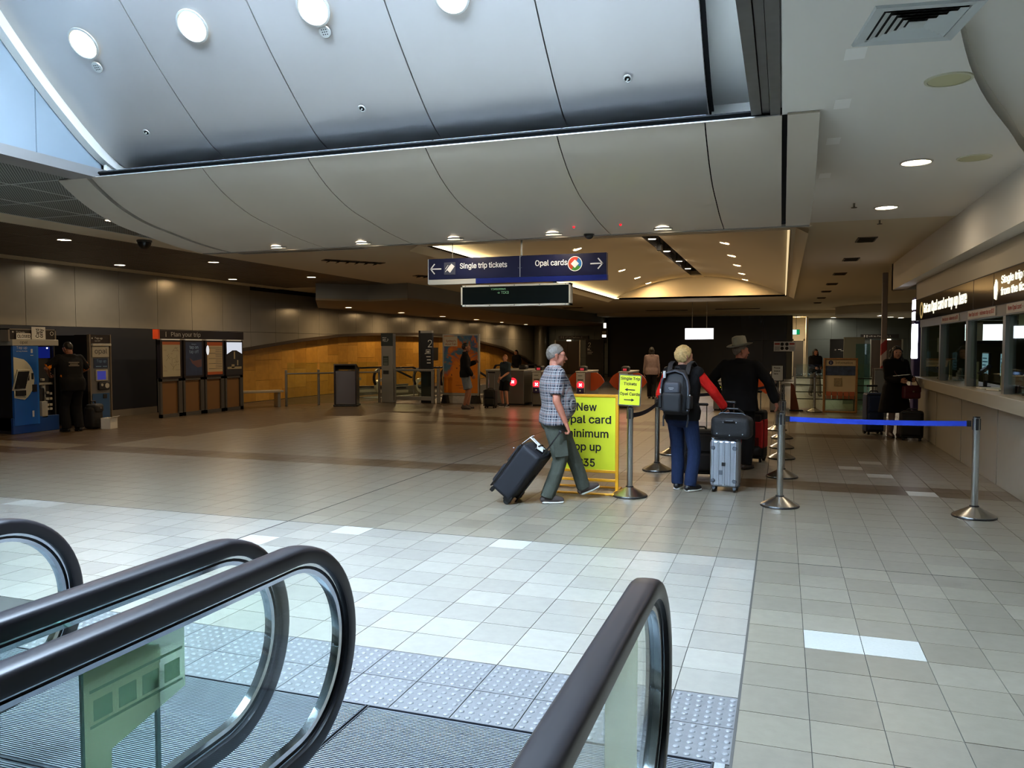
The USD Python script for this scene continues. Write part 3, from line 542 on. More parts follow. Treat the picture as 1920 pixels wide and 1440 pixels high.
st, st2 = film('sticker_green', (214, 236, 196), .42), film('sticker_mark', (150, 190, 180), .25)
dec = put('safety_sticker', MB().prism(Polygon([(1.375, 0.42), (1.45, 0.42), (1.45, 0.66), (1.70, 0.715), (1.70, 0.90), (1.375, 0.90)]), lambda u, v, w: (-1.522+w, u, v), 0.0012), st, es2, smooth=False, label='pale green translucent safety sticker on the glass')
mk = MB()
for k in range(4): mk.box(-1.5205, -1.5195, 1.40+.075*k, 1.455+.075*k, 0.75, 0.80)
for k in range(2): mk.box(-1.5205, -1.5195, 1.39, 1.69, 0.735-.01*0+.085*k, 0.742+.085*k)
mk.box(-1.5205, -1.5195, 1.39, 1.44, 0.45, 0.60)
put('pictograms', mk, st2, dec, smooth=False)
put('safety_sticker', MB().box(-0.358, -0.357, 1.67, 2.08, 0.42, 0.86), film('sticker_cream', (236, 228, 208), .5), es2, smooth=False, label='cream sticker on the right-hand glass')
t = thing('glass_screen', 'upright clear glass screen closing the gap between the two escalators', 'glass screen', (-1.675, 1.625, 0))
put('pane', MB().box(-0.125, 0.125, -0.005, 0.005, 0.0, 0.845), glass('screen_glass', (0.92, 0.975, 0.96)), t, smooth=False)
put('edge', MB().box(0.125, 0.133, -.006, .006, 0, 0.845).box(-0.133, -0.125, -.006, .006, 0, 0.845).box(-.133, .133, -.006, .006, .845, .851), edge_glass, t, smooth=False); put('clip', MB().box(0.116, 0.134, -.01, .01, .80, .84), steel, t)
# ================================================================ stanchions, belts, queue signs
sts = mat('stanchion_steel', (190, 190, 186), rough=0.24, metal=1.0); blackp = mat('plastic_black', (20, 20, 22), rough=0.4)
def stanchion(x, y, label, h=0.97):
    t = thing('stanchion', label, 'queue post', (x, y, 0), group='queue barrier posts')
    put('base_ring', MB().lathe([(0.0005, 0), (0.192, 0), (0.196, 0.008), (0.192, 0.017), (0.0005, 0.017)], n=40), blackp, t)
    put('base_cone', MB().lathe([(0.19, 0.016), (0.188, 0.022), (0.15, 0.043), (0.09, 0.075), (0.045, 0.100), (0.036, 0.106), (0.0005, 0.107)], n=48), sts, t)
    put('collar', MB().lathe([(0.042, 0.100), (0.043, 0.112), (0.034, 0.116)], n=24), blackp, t)
    put('post', MB().lathe([(0.0315, 0.10), (0.0315, h-.015), (0.030, h-.012)], n=28), sts, t)
    hd = put('head', MB().lathe([(0.0325, h-.012), (0.0325, h-.003), (0.026, h), (0.0005, h+.002)], n=28), blackp, t)
    put('belt_slot', MB().rbox(-.013, .013, -.036, -.026, h-.13, h-.02, .004).rbox(-.013, .013, .026, .036, h-.13, h-.02, .004).rbox(-.036, -.026, -.013, .013, h-.13, h-.02, .004).rbox(.026, .036, -.013, .013, h-.13, h-.02, .004), blackp, hd)
    return t
PL = [(-1.57, 8.55), (-1.56, 10.47), (-1.58, 12.12)]
stanchion(*PL[0], 'steel queue post carrying the small yellow ticket sign', 0.98); stanchion(*PL[1], 'steel queue post just left of the woman with the backpack'); stanchion(*PL[2], 'steel queue post half hidden behind the woman in red sleeves')
PR = [(-0.01, 8.51), (0.01, 10.43), (0.0, 12.19), (0.0, 13.49), (0.0, 14.92), (-0.10, 16.33)]
for p, w in zip(PR, ('steel queue post in front holding the left end of the bright blue belt', 'steel queue post directly behind the front one of the right-hand row', 'third steel queue post in the right-hand row', 'fourth steel queue post in the right-hand row', 'fifth steel queue post in the right-hand row', 'last steel queue post in the right-hand row, carrying the white notice')): stanchion(*p, w)
stanchion(1.76, 8.56, 'steel queue post near the ticket counter holding the right end of the blue belt'); stanchion(0.765, 21.25, 'distant steel queue post in front of the glass fence', 1.0)
blue = mat('belt_blue', (30, 62, 190), rough=0.6); navyb = mat('belt_navy', (24, 26, 52), rough=0.7)
def belt(a, b, z, sag, m, label, group=None, hgt=0.05):
    n = 17; mb = MB(); a, b = np.array(a), np.array(b); d = (b-a)/np.linalg.norm(b-a); q = np.array([d[1], -d[0]])*0.0012
    a, b = a+d*0.044, b-d*0.044; L = np.linspace(0, 1, n); P = a+(b-a)*L[:, None]; zz = z-sag*4*L*(1-L)
    v = np.vstack([np.c_[P+q, zz], np.c_[P+q, zz-hgt], np.c_[P-q, zz-hgt], np.c_[P-q, zz]]); f = []
    for i in range(n-1):
        for k in range(4): k2 = (k+1) % 4; f.append((k*n+i, k*n+i+1, k2*n+i+1, k2*n+i))
    mb.add(v, f); e0, e1 = (a, b)
    t = thing('barrier_belt', label, 'queue belt', (0, 0, 0), group=group); put('webbing', mb, m, t)
    for e_ in (e0+d*.02, e1-d*.02): put('end_clip', MB().obox((*e_, z-hgt/2), ((*d, 0), (*q/np.linalg.norm(q), 0), (0, 0, 1)), (.02, .004, hgt/2+.004)), blackp, t)
belt(PR[0], (1.76, 8.56), 0.925, 0.012, blue, 'bright blue barrier belt stretched to the ticket counter side')
belt(PL[0], PL[1], 0.91, 0.035, navyb, 'dark navy belt from the sign post to the post behind it'); belt(PL[1], PL[2], 0.91, 0.03, navyb, 'dark navy belt behind the woman with the backpack')
for i in range(5): belt(PR[i], PR[i+1], 0.90, 0.10+.02*(i % 2), navyb, '%s drooping dark belt of the right-hand post row' % ORD[i], 'drooping belts of the right-hand row')
belt(PL[2], (-0.10, 16.33), 0.92, 0.05, navyb, 'dark belt crossing behind the man in the hat')
ybg = mat('sign_yellow', (218, 222, 40), rough=0.5); ink = mat('ink_black', (16, 16, 16), rough=0.6); paper = mat('paper_white', (222, 222, 216), rough=0.7)
t = thing('counter_top_sign', 'small yellow sign reading Single Trip Tickets and Opal Cards on the queue post', 'sign', (-1.57, 8.55, 0), 4)
R_, U_ = np.array([1, 0, -.045]), np.array([.045, 0, 1])
put('frame', MB().obox((0, -.04, 1.165), (R_, Y3, U_), (.122, .007, .17)), mat('sign_frame', (150, 150, 140), rough=0.3, metal=0.8), t)
bd = put('board', MB().obox((0, -.049, 1.165), (R_, Y3, U_), (.110, .003, .158)), ybg, t)
tx = MB(); O = np.array([0, -.053, 1.165])
for s, dz, h in (('Single Trip', .112, .030), ('Tickets', .055, .030), ('Opal Cards', -.055, .030)): tx.text(s, O+U_*dz, R_, U_, h, bold=True, center=True, depth=.001)
for dz, sg in ((.005, -1), (-.105, 1)):
    ar = MB().obox(O+U_*dz+R_*(-.012*sg), (R_, Y3, U_), (.045, .001, .005)); c = O+U_*dz+R_*(.055*sg)
    ar.add([c, c+(-R_*sg)*.032+U_*.017, c+(-R_*sg)*.032-U_*.017], [(0, 1, 2)] if sg < 0 else [(0, 2, 1)]); put('arrow', ar, ink, bd, smooth=False)
put('lettering', tx, ink, bd, smooth=False); put('holder', MB().cyl((0, 0, .97), (0, -.03, 1.01), .014).cyl((0, 0, .96), (0, 0, 1.0), .02), blackp, t)
t = thing('queue_notice', 'white framed notice asking people to queue, on the last post of the right row', 'sign', (-.10, 16.33, 0), 3)
put('frame', MB().rbox(-.115, .115, -.03, -.015, .965, 1.285, .006), blackp, t); pg = put('sheet', MB().box(-.10, .10, -.033, -.030, .98, 1.27), paper, t, smooth=False)
tx = MB()
for s, z in (('Please', 1.215), ('Queue', 1.155), ('here', 1.10)): tx.text(s, (-.07, -.0345, z), X3, Z3, .028, bold=True, depth=.0008)
put('lettering', tx, ink, pg, smooth=False); put('holder', MB().cyl((0, -.02, .94), (0, -.02, .98), .012), blackp, t)
# large yellow floor sign
t = thing('floor_sign', 'large yellow floor sign about the new card minimum top up, behind the walking man', 'sign', (-2.105, 8.68, 0), 1.5)
orange_f = mat('frame_orange', (226, 160, 22), rough=0.4)
fr = MB()
for x in (-.365, .365): fr.rbox(x-.018, x+.018, -.018, .018, 0.02, 1.105, .006)
for z in (1.087, .235, .135): fr.rbox(-.365, .365, -.016, .016, z-.016, z+.016, .006)
put('frame', fr, orange_f, t)
put('foot', MB().rbox(-.385, -.345, -.24, .24, 0.0, .03, .01), orange_f, t); put('foot', MB().rbox(.345, .385, -.24, .24, 0.0, .03, .01), orange_f, t); [put('foot_bar', MB().rbox(-.365, .365, y-.015, y+.015, .004, .03, .01), orange_f, t) for y in (-.22, .22)]
bd = put('board', MB().box(-.349, .349, -.006, .006, .251, 1.071), ybg, t, smooth=False)
tx = MB()
for s, z, w in (('New', .905, .23), ('Opal card', .765, .56), ('minimum', .605, .50), ('top up', .455, .35), ('$35', .255+.02, .20)): tx.text(s, (0.01, -.0075, z+.012), X3, Z3, .085, w=w, bold=True, center=True, depth=.001)
put('lettering', tx, ink, bd, smooth=False)
# ================================================================ hanging signs
sb = mat('sign_navy', (24, 26, 62), rough=0.35); sbb = mat('sign_blue', (22, 36, 120), rough=0.35); wht_e = mat('sign_white', (244, 245, 246), rough=0.5)
t = thing('hanging_sign', 'long navy hanging sign pointing to single trip tickets and Opal cards', 'sign', (-3.0, 8.85, 0))
put('body', MB().box(-1.10, 1.10, -.03, .05, 2.455, 2.70), sb, t, smooth=False)
put('end_cap', MB().box(-1.11, -1.10, -.035, .055, 2.40, 2.70), mat('sign_edge', (200, 204, 206), rough=0.4, metal=0.4), t); put('lower_strip', MB().box(-.48, 1.105, -.032, .05, 2.392, 2.452), sbb, t, smooth=False)
put('lower_strip', MB().box(-1.10, -.485, -.032, .05, 2.392, 2.450), mat('strip_bare', (196, 198, 192), rough=0.4), t, smooth=False, label='bare pale metal strip')
put('divider', MB().box(.068, .076, -.034, -.03, 2.455, 2.70), LOOKS['sign_edge'], t, smooth=False)
tx = MB(); y = -.034
tx.text('Single trip tickets', (-.69, y, 2.575), X3, Z3, .062, w=.60, depth=.003, bold=True); tx.text('Opal cards', (.255, y, 2.575), X3, Z3, .062, w=.385, bold=True, depth=.003)
for x, sg in ((-1.0, -1), (.985, 1)):
    ar = MB().box(x-.07, x+.07, y-.003, y, 2.5715, 2.5865)
    for u in (-1, 1): ar.obox((x+sg*.047, y-.0015, 2.579+u*.027), ((sg*1, 0, -u*1.15), Y3, (1.15, 0, sg*u*1)), (.044, .0015, .0075))
    put('arrow', ar, wht_e, t, smooth=False)
put('lettering', tx, wht_e, t, smooth=False)
put('ticket_icon', MB().rbox(-.895, -.745, -.036, -.03, 2.505, 2.655, .004), mat('icon_grey', (70, 74, 92), rough=0.4), t)
tk = MB().obox((-.805, -.038, 2.583), ((1, 0, 1.25), Y3, (-1.25, 0, 1)), (.048, .002, .027)).obox((-.845, -.038, 2.578), ((1, 0, 1.25), Y3, (-1.25, 0, 1)), (.050, .001, .004)).obox((-.857, -.038, 2.598), ((1, 0, 1.25), Y3, (-1.25, 0, 1)), (.03, .001, .003))
put('ticket_mark', tk, wht_e, t, smooth=False)
rg = put('card_logo', MB().add(*MB().lathe([(0.086, 0), (0.086, .004), (0.077, .004), (0.077, 0)], n=36).mesh()), wht_e, t)
UsdGeom.Xformable(rg).AddTransformOp().Set(Gf.Matrix4d(1, 0, 0, 0, 0, 0, 1, 0, 0, -1, 0, 0, .735, -.032, 2.585, 1))
for k, (c0, nm) in enumerate((((214, 60, 40), 'red'), ((40, 120, 190), 'blue'), ((70, 150, 60), 'green'), ((190, 70, 40), 'orange'))):
    a0 = (60, -30, -120, 150)[k]; seg = Polygon([(0, 0)]+arc(0, 0, .077, a0, a0+90, 10))
    put('logo_segment', MB().prism(seg, lambda u, v, w: (.735+u, -.0325-w, 2.585+v), .002), mat('logo_'+nm, c0, rough=0.4), t, smooth=False)
put('logo_core', MB().obox((.735, -.036, 2.585), ((1, 0, 1), Y3, (-1, 0, 1)), (.034, .002, .034)), wht_e, t)
put('hanger', MB().cyl((.08, .01, 2.70), (.08, .01, CZ), .012), steel, t); put('hanger', MB().cyl((-.80, .01, 2.70), (-.80, .01, CZ), .004), steel, t)
put('screw', MB().cyl((.085, -.03, 2.695), (.085, -.036, 2.695), .007, n=8).cyl((.052, -.03, 2.56), (.052, -.034, 2.56), .005, n=8).cyl((.09, -.03, 2.56), (.09, -.034, 2.56), .005, n=8), steel, t)
t = thing('led_display', 'unlit black exit display in a pale frame under the hanging sign', 'display', (-3.0, 8.87, 0))
put('housing', MB().box(-.665, .665, -.04, .06, 2.125, 2.365), mat('display_black', (14, 20, 20), rough=0.12), t, smooth=False)
f = MB().box(-.68, .68, -.045, .06, 2.35, 2.372).box(-.68, .68, -.045, .06, 2.118, 2.14).box(-.68, -.66, -.045, .06, 2.118, 2.372).box(.66, .68, -.045, .06, 2.118, 2.372); put('bezel', f, mat('frame_ivory', (206, 204, 192), rough=0.4), t, smooth=False)
s = MB()
for k in range(5):
    for z in (2.361, 2.129): s.cyl((-.62+.31*k, -.045, z), (-.62+.31*k, -.048, z), .005, n=8)
put('screw', s, blackp, t); put('bracket', MB().box(-.5, -.46, 0, .02, 2.37, 2.40).box(.46, .5, 0, .02, 2.37, 2.40), steel, t)
tx = MB().text('EXIT \u2190', (-.09, -.0415, 2.262), (-1, 0, 0), Z3, .030, depth=-.001, center=True).text('EMERGENCY', (-.15, -.0415, 2.308), (-1, 0, 0), Z3, .022, depth=-.001, center=True)
put('lettering', tx.move((-.05, 0, 0)), emit('exit_green', (170, 230, 170), .55), t, smooth=False, label='faint green mirrored exit lettering')
# ================================================================ ticket counter (right)
tc = thing('ticket_counter', 'long grey ticket counter with a lit sign band and glass service windows', 'ticket counter', (0, 0, 0))
lam = mat('counter_laminate', (150, 144, 130), rough=0.45, noise=(8, 0.03)); ledge_c = mat('counter_ledge', (168, 160, 140), rough=0.4); mull = mat('mullion_aluminium', (140, 144, 142), rough=0.35, metal=0.6)
put('plinth', MB().box(2.44, 2.5, 3, 16.5, 0, 0.9), seal, tc)
JY = [3.0, 4.66, 6.66, 8.66, 10.65, 12.65, 14.56, 16.42]
for a, b in zip(JY, JY[1:]): put('front_panel', MB().box(2.41, 2.44, a+.018, b-.018, 0.004, 0.90), lam, tc, smooth=False)
put('end_panel', MB().box(2.41, 3.3, 16.42, 16.46, 0.0, 0.92), lam, tc, smooth=False)
put('ledge', MB().rbox(2.30, 2.98, 2.9, 16.5, 0.925, 1.085, .008), ledge_c, tc)
tsb = thing('ticket_sign_band', 'dark reflective sign band with glowing white lettering above the ticket windows', 'sign', (0, 0, 0)); tsw = thing('service_windows', 'row of glass ticket windows between grey metal posts', 'ticket windows', (0, 0, 0))
put('sign_band', MB().box(2.40, 2.46, 3.0, 16.9, 2.135, 2.53), mat('sign_band_dark', (36, 30, 30), rough=0.10, spec=0.6), tsb, smooth=False)
put('upper_fascia', MB().box(2.41, 2.5, 3.0, 16.95, 2.53, 2.87).box(2.41, 7.5, 16.9, 16.98, 2.135, 2.87), ledge_c, tsb, smooth=False)
put('fascia_gap', MB().box(2.395, 2.41, 3.0, 16.95, 2.526, 2.535), seal, tsb, smooth=False)
for y in (12.05, 10.98): put('band_joint', MB().box(2.398, 2.401, y-.012, y+.012, 2.135, 2.53), mat('band_joint', (62, 54, 52), rough=0.2), tsb, smooth=False)
put('window_head', MB().box(2.42, 2.50, 3.0, 16.5, 2.0, 2.135), mat('head_grey', (120, 116, 108), rough=0.3, metal=0.4), tsw, smooth=False)
for y in (16.42, 14.55, 12.55, 10.57, 8.6, 6.6): put('mullion', MB().box(2.43, 2.52, y-.06, y+.06, 1.085, 2.0), mull, tsw, smooth=False); put('mullion', MB().box(2.52, 2.58, y+.09, y+.15, 1.085, 2.0), mull, tsw, smooth=False)
wglass = glass('counter_glass', (0.90, 0.96, 0.92), 0.5)
for a, b in zip(JY[1:-1], JY[2:]): put('window_pane', MB().box(2.47, 2.476, a+.07, b-.07, 1.20, 2.0), wglass, tsw, smooth=False)
put('window_pane', MB().box(2.5, 3.25, 16.40, 16.406, 1.1, 2.0), wglass, tsw, smooth=False)
lit = emit('letters_lit', (255, 246, 214), 1.6); ny = np.array([0, -1, 0])
tx = MB().text('Get an Opal card or top up here', (2.398, 16.02, 2.255), ny, Z3, .165, w=3.55, bold=True, depth=.004); tx2 = MB().text('Single trip tickets available', (2.398, 10.62, 2.375), ny, Z3, .085, w=2.3, bold=True, depth=.004).text('from the ticket machines', (2.398, 10.62, 2.24), ny, Z3, .085, w=2.05, bold=True, depth=.004)
put('lettering', tx, lit, tsb, smooth=False, label='lit lettering offering cards and top up'); put('lettering', tx2, lit, tsb, smooth=False, label='lit lettering pointing to the ticket machines')
put('ticket_symbol', MB().prism(Polygon([(0, .11), (-.085, .02), (-.06, -.12), (.03, -.14), (.085, -.03), (.07, .07)]), lambda u, v, w: (2.398-w, 10.86-u, 2.335+v), .004), lit, tsb, smooth=False)
put('card_symbol', MB().prism(shapely.Point(0, 0).buffer(.15).difference(shapely.Point(0, 0).buffer(.11)), lambda u, v, w: (2.398-w, 16.24-u, 2.31+v), .004), emit('symbol_dim', (226, 190, 120), .5), tsb, smooth=False)
for y, w, s in ((12.4, 1.5, 'New Opal card - minimum top up $35'), (10.4, 1.5, 'New Opal card - minimum top up $35'), (14.3, 1.3, 'New Opal card - minimum top up $35')):
    pp = put('notice_strip', MB().box(2.408, 2.42, y-w, y, 2.015, 2.125), mat('strip_paper', (176, 168, 158), rough=0.5), tsw, smooth=False)
    put('lettering', MB().text(s, (2.4075, y-.06, 2.05), ny, Z3, .05, w=w-.12, bold=True, depth=.0008), mat('ink_red', (150, 40, 34), rough=0.6), pp, smooth=False)
bo = struct('floor', MB().box(2.52, 7.6, 2.9, 17.2, -0.003, 0.002), mat('booth_carpet', (70, 72, 70), rough=0.9), label='booth carpet')
put('booth_shelf', MB().box(2.98, 3.6, 3.2, 16.4, 0.88, 0.92), lam, tc, smooth=False)
# things on the counter ledge
def eftpos(y, label, rz=0):
    t = thing('card_reader', label, 'card reader', (2.62, y, 1.087), rz); put('base', MB().cyl((0, 0, 0), (0, 0, .012), .07), blackp, t); put('stalk', MB().rbox(-.02, .02, -.03, .03, .01, .19, .008), blackp, t)
    put('body', MB().obox((-.01, 0, .235), ((.75, 0, .65), Y3, (-.65, 0, .75)), (.09, .05, .02)), mat('reader_navy', (26, 30, 48), rough=0.35), t); put('screen', MB().obox((-.026, 0, .256), ((.75, 0, .65), Y3, (-.65, 0, .75)), (.04, .038, .003)), emit('reader_screen', (150, 160, 180), .35), t)
eftpos(15.45, 'slim black card reader on the counter, the farthest one'); eftpos(12.3, 'dark blue card reader beside the second window post'); eftpos(10.25, 'dark card reader right of the acrylic leaflet box')
scr_e = emit('monitor_lit', (150, 190, 205), .75); scr_l = emit('monitor_line', (60, 90, 110), .5)
def monitor(x, y, w, h, label, z=1.18):
    t = thing('monitor', label, 'computer monitor', (x, y, z-.258), 180); put('stand', MB().cyl((0, 0, 0), (0, 0, .015), .1).rbox(-.02, .02, -.03, .03, .01, .35, .006), blackp, t)
    put('housing', MB().rbox(-.01, .03, -w/2-.015, w/2+.015, .25, .28+h, .008), blackp, t); s = put('screen', MB().box(.0305, .033, -w/2, w/2, .265, .265+h), scr_e, t, smooth=False)
    l = MB()
    for k in range(5): l.box(.033, .0338, -w/2+.03, w/2-.03-.06*(k % 3), .285+h*.17*k, .285+h*.17*k+.018)
    put('text_lines', l, scr_l, s, smooth=False)
for y, lb in ((15.15, 'lit computer monitor behind the farthest window'), (13.95, 'lit computer monitor partly hidden by the seated clerk'), (12.15, 'lit computer monitor just right of the second window post'), (11.15, 'large lit monitor facing out above the red object'), (9.75, 'narrow lit monitor behind the nearest window post')): monitor(3.25, y, .52 if 'large' in lb else .42, .34, lb)
pap_m = mat('leaflet_grey', (150, 150, 144), rough=0.6)
def leaflets(y, h, label, m=pap_m, x=2.72):
    t = thing('leaflet_holder', label, 'leaflet holder', (x, y, 1.087)); put('tray', MB().box(-.06, .06, -.11, .11, 0, .02).box(.05, .06, -.11, .11, 0, h).box(-.06, -.055, -.11, .11, 0, h*.35), glass('acrylic', (.92, .96, .95)), t, smooth=False)
    for k in range(3): put('leaflet', MB().obox((.0-.02*k+.03, 0, .02+h*(.46-.10*k)), (X3, Y3, Z3), (.004, .10, h*(.45-.08*k))), m, t, smooth=False)
leaflets(15.75, .26, 'grey leaflet stack at the far end of the counter'); leaflets(13.75, .34, 'tall grey leaflet holder in front of the seated clerk'); leaflets(14.6, .2, 'small leaflet holder beside the farthest card reader')
t = thing('acrylic_box', 'clear acrylic box with reddish-brown leaflets on the counter', 'leaflet box', (2.60, 10.85, 1.087)); put('case', MB().box(-.09, .09, -.13, .13, 0, .004).box(-.09, -.086, -.13, .13, 0, .24).box(.086, .09, -.13, .13, 0, .28).box(-.09, .09, -.13, -.126, 0, .24).box(-.09, .09, .126, .13, 0, .24), LOOKS['acrylic'], t, smooth=False)
for k in range(5): put('leaflet', MB().box(-.07+.03*k, -.055+.03*k, -.115, .115, .006, .20+.01*(k % 2)), mat('leaflet_rust', (150, 88, 70), rough=0.6), t, smooth=False)
single('paper_stack', MB().box(2.45, 2.72, 11.7, 12.0, 1.087, 1.10).obox((2.6, 11.4, 1.095), ((1, .3, 0), (-.3, 1, 0), Z3), (.10, .14, .008)), mat('paper_bright', (240, 240, 234), rough=0.6), 'loose white papers lying under the second window', 'papers')
single('ticket_tray', MB().rbox(2.5, 2.8, 9.6, 9.95, 1.087, 1.11, .01), steel, 'flat steel ticket tray near the front edge of the picture', 'tray')
t = thing('hole_punch', 'small red gadget on the desk below the large monitor', 'red gadget', (3.1, 11.25, .922)); put('body', MB().rbox(-.06, .06, -.09, .09, 0, .26, .04), emit('red_glow', (220, 40, 44), .35), t); put('button', MB().cyl((0, 0, .26), (0, 0, .28), .03), blackp, t)
for y, z, lb in ((14.9, 1.55, 'sheet of paper taped inside the farthest window'), (12.0, 1.72, 'dark sheet of paper hanging in front of the glowing panel'), (10.0, 1.75, 'pale sheet of paper taped to the nearest window')): single('window_notice', MB().box(2.477, 2.479, y-.16, y+.16, z, z+.24), mat('paper_dull', (120, 126, 100), rough=0.7) if 'dark' not in lb else mat('paper_grey', (118, 118, 116), rough=0.7), lb, 'notice', smooth=False)
for y, lb in ((15.0, 'white handset box on the counter by the farthest window'), (13.1, 'beige upright frame edge beside the tall leaflet holder'), (11.65, 'slim beige upright frame by the second card reader')): single('frame_stand', MB().rbox(2.66, 2.70, y-.03, y+.03, 1.087, 1.42, .005), mat('frame_beige', (182, 180, 140), rough=0.5), lb, 'stand')
# glowing panel added where a bright patch shows in the booth glass
t = thing('lit_display', 'added glowing white panel high on the back wall of the ticket booth', 'display', (3.62, 17.2, 0))
put('case', MB().box(-.34, .34, 0, .04, 1.70, 2.10), blackp, t, smooth=False); put('diffuser', MB().box(-.32, .32, -.006, 0, 1.76, 2.07), emit('panel_white', (250, 250, 255), 2.2), t, smooth=False)
t = thing('light_box', 'tall glowing white light box at the far end of the ticket windows', 'light box', (2.52, 17.4, 0)); put('housing', MB().rbox(-.08, .10, -.05, .30, 0.0, 2.62, .03), mat('box_violet', (60, 50, 110), rough=0.4), t)
for z0, z1 in ((1.40, 2.10), (2.16, 2.34), (2.37, 2.58)): put('lit_face', MB().rbox(-.088, .0, -.056, .26, z0, z1, .02), emit('box_white', (244, 244, 255), 3.0), t)
# ================================================================ ticket gates
gs_m = mat('gate_steel', (134, 130, 124), rough=0.32, metal=0.75); gs_l = mat('gate_light', (186, 184, 176), rough=0.35, metal=0.3); org = mat('paddle_orange', (176, 70, 20), rough=0.35); purp = mat('reader_purple', (46, 34, 80), rough=0.4)
red_e = emit('cross_red', (255, 16, 24), 7.0); red_c = emit('cross_core', (255, 225, 220), 6.0); yel_e = emit('arrow_yellow', (214, 220, 40), 2.0)
def gate(x, label, state='red', w=.27, y=20.9, L=1.6, left=True, right=True):
    t = thing('ticket_gate', label, 'ticket gate', (x, y, 0)); h = .97
    put('cabinet', MB().rbox(-w/2, w/2, .0, L, 0.03, h, .03), gs_m, t); put('plinth', MB().box(-w/2+.02, w/2-.02, .02, L-.02, 0, .04), seal, t)
    put('front_panel', MB().rbox(-w/2+.015, w/2-.015, -.012, .01, .40, h-.03, .008), gs_l, t); put('top_cap', MB().rbox(-w/2-.008, w/2+.008, -.02, L, h-.02, h+.012, .01), gs_l, t)
    put('ticket_slot', MB().box(-.08, .08, -.016, -.01, .73, .755), seal, t); put('ticket_slot', MB().box(-.07, .05, -.016, -.01, .85, .862), seal, t)
    hd = put('scanner_hood', MB().rbox(-.10, .10, .16, .48, h, h+.15, .05), blackp, t); put('hood_screen', MB().box(-.05, .05, .152, .162, h+.03, h+.09), emit('hood_red', (200, 60, 66), .8) if state == 'red' else emit('hood_blue', (150, 180, 235), 1.0), hd)
    lp = put('lamp', MB().cyl((0, -.018, .605), (0, -.012, .605), .075, n=24), blackp, t); tx = MB()
    if state == 'red':
        for s in (-1, 1): tx.obox((0, -.022, .605), ((1, 0, s), Y3, (-s, 0, 1)), (.052, .004, .013))
        put('cross', tx, red_c, lp); put('glow_ring', MB().add(*[a for a in MB().prism(shapely.Point(0, .605).buffer(.098), lambda u, v, q: (u, -.019-q, v), .004).mesh()]), red_e, lp)
    else:
        tx.prism(Polygon([(-.05, .59), (0, .59), (0, .56), (.06, .605), (0, .65), (0, .62), (-.05, .62)]), lambda u, v, q: (u, -.022-q, v), .004); put('arrow', tx, yel_e, lp)
    rd = put('card_reader', MB().rbox(-.10, .10, -.05, .0, .36, .53, .03), purp, t); put('tap_mark', MB().box(-.02, .02, -.053, -.05, .43, .47), paper, rd)
    for s, on in ((-1, left), (1, right)):
        if on:
            fan = Polygon([(w/2, .42), (w/2, .92), (w/2+.16, .93), (w/2+.27, .86), (w/2+.34, .77), (w/2+.385, .67), (w/2+.28, .55), (w/2+.12, .43)])
            put('paddle', MB().prism(fan, lambda u, v, q: (s*u, .62+q, v), .05), org, t, smooth=False)
    return t
gate(-6.45, 'ticket gate with a red cross just right of the boy', right=True, left=False); gate(-5.2, 'pale-fronted ticket gate with a red cross behind the walking man'); gate(-4.02, 'ticket gate with a red cross behind the small yellow sign'); gate(-2.88, 'ticket gate with a yellow-green arrow left of the backpack', 'go', left=False, right=False); gate(-1.55, 'ticket gate hidden between the two travellers', 'go', left=False); gate(-.17, 'ticket gate behind the white queue notice', 'go', right=False)
t = thing('gate_housing', 'wide dark steel gate housing behind the boy', 'ticket gate', (-7.4, 21.0, 0)); put('cabinet', MB().rbox(-.6, .55, 0, 1.7, .03, .98, .03), gs_m, t); put('plinth', MB().box(-.58, .53, .02, 1.68, 0, .04), seal, t); put('top_cap', MB().rbox(-.61, .56, -.01, 1.71, .97, 1.0, .01), gs_l, t)
lp = put('lamp', MB().cyl((.22, -.008, .66), (.22, .0, .66), .085, n=24), blackp, t); tx = MB()
for s in (-1, 1): tx.obox((.22, -.012, .66), ((1, 0, s), Y3, (-s, 0, 1)), (.052, .004, .013))
put('cross', tx, red_c, lp); put('glow_ring', MB().prism(shapely.Point(.22, .66).buffer(.11), lambda u, v, q: (u, -.009-q, v), .004), red_e, lp)
put('scanner_hood', MB().rbox(.28, .50, .3, .6, .99, 1.13, .05), blackp, t)
# ================================================================ fences, gate barrier, help point, bin, bench
def post(mb, x, y, h, w=.035): mb.rbox(x-w, x+w, y-w*.6, y+w*.6, 0, h, .012)
fence_m = mat('fence_steel', (150, 146, 138), rough=0.35, metal=0.7); fglass = glass('fence_glass', (.90, .96, .90), .35)
def railfence(p, q, label, n, h=1.0, gh=1.2, rail=.9):
    t = thing('glass_fence', label, 'glass fence', (0, 0, 0)); p, q = np.array(p), np.array(q)
    for k in range(n+1):
        c = p+(q-p)*k/n; m = MB(); post(m, c[0], c[1], h); put('post', m, fence_m, t)
    d = (q-p)/np.linalg.norm(q-p); nn = np.array([d[1], -d[0]])
    for k in range(n):
        a = p+(q-p)*(k+.04)/n; b = p+(q-p)*(k+.96)/n; c = (a+b)/2; put('pane', MB().obox((*c, gh/2+.02), ((*d, 0), (*nn, 0), Z3), (np.linalg.norm(b-a)/2, .005, gh/2-.02)), fglass, t, smooth=False)
    a, b = p+nn*.07, q+nn*.07; put('rail', MB().cyl((*a, rail), (*b, rail), .022), fence_m, t)
    return t
railfence((-13.0, 18.62), (-11.32, 20.85), 'glass fence with a steel handrail in front of the yellow wall', 3)
t = thing('barrier_gate', 'grey framed glass gate beside the help point', 'gate', (-10.2, 20.9, 0)); g = MB()
for x in (-.64, .60): g.rbox(x-.05, x+.05, -.03, .03, 0, 1.0, .01)
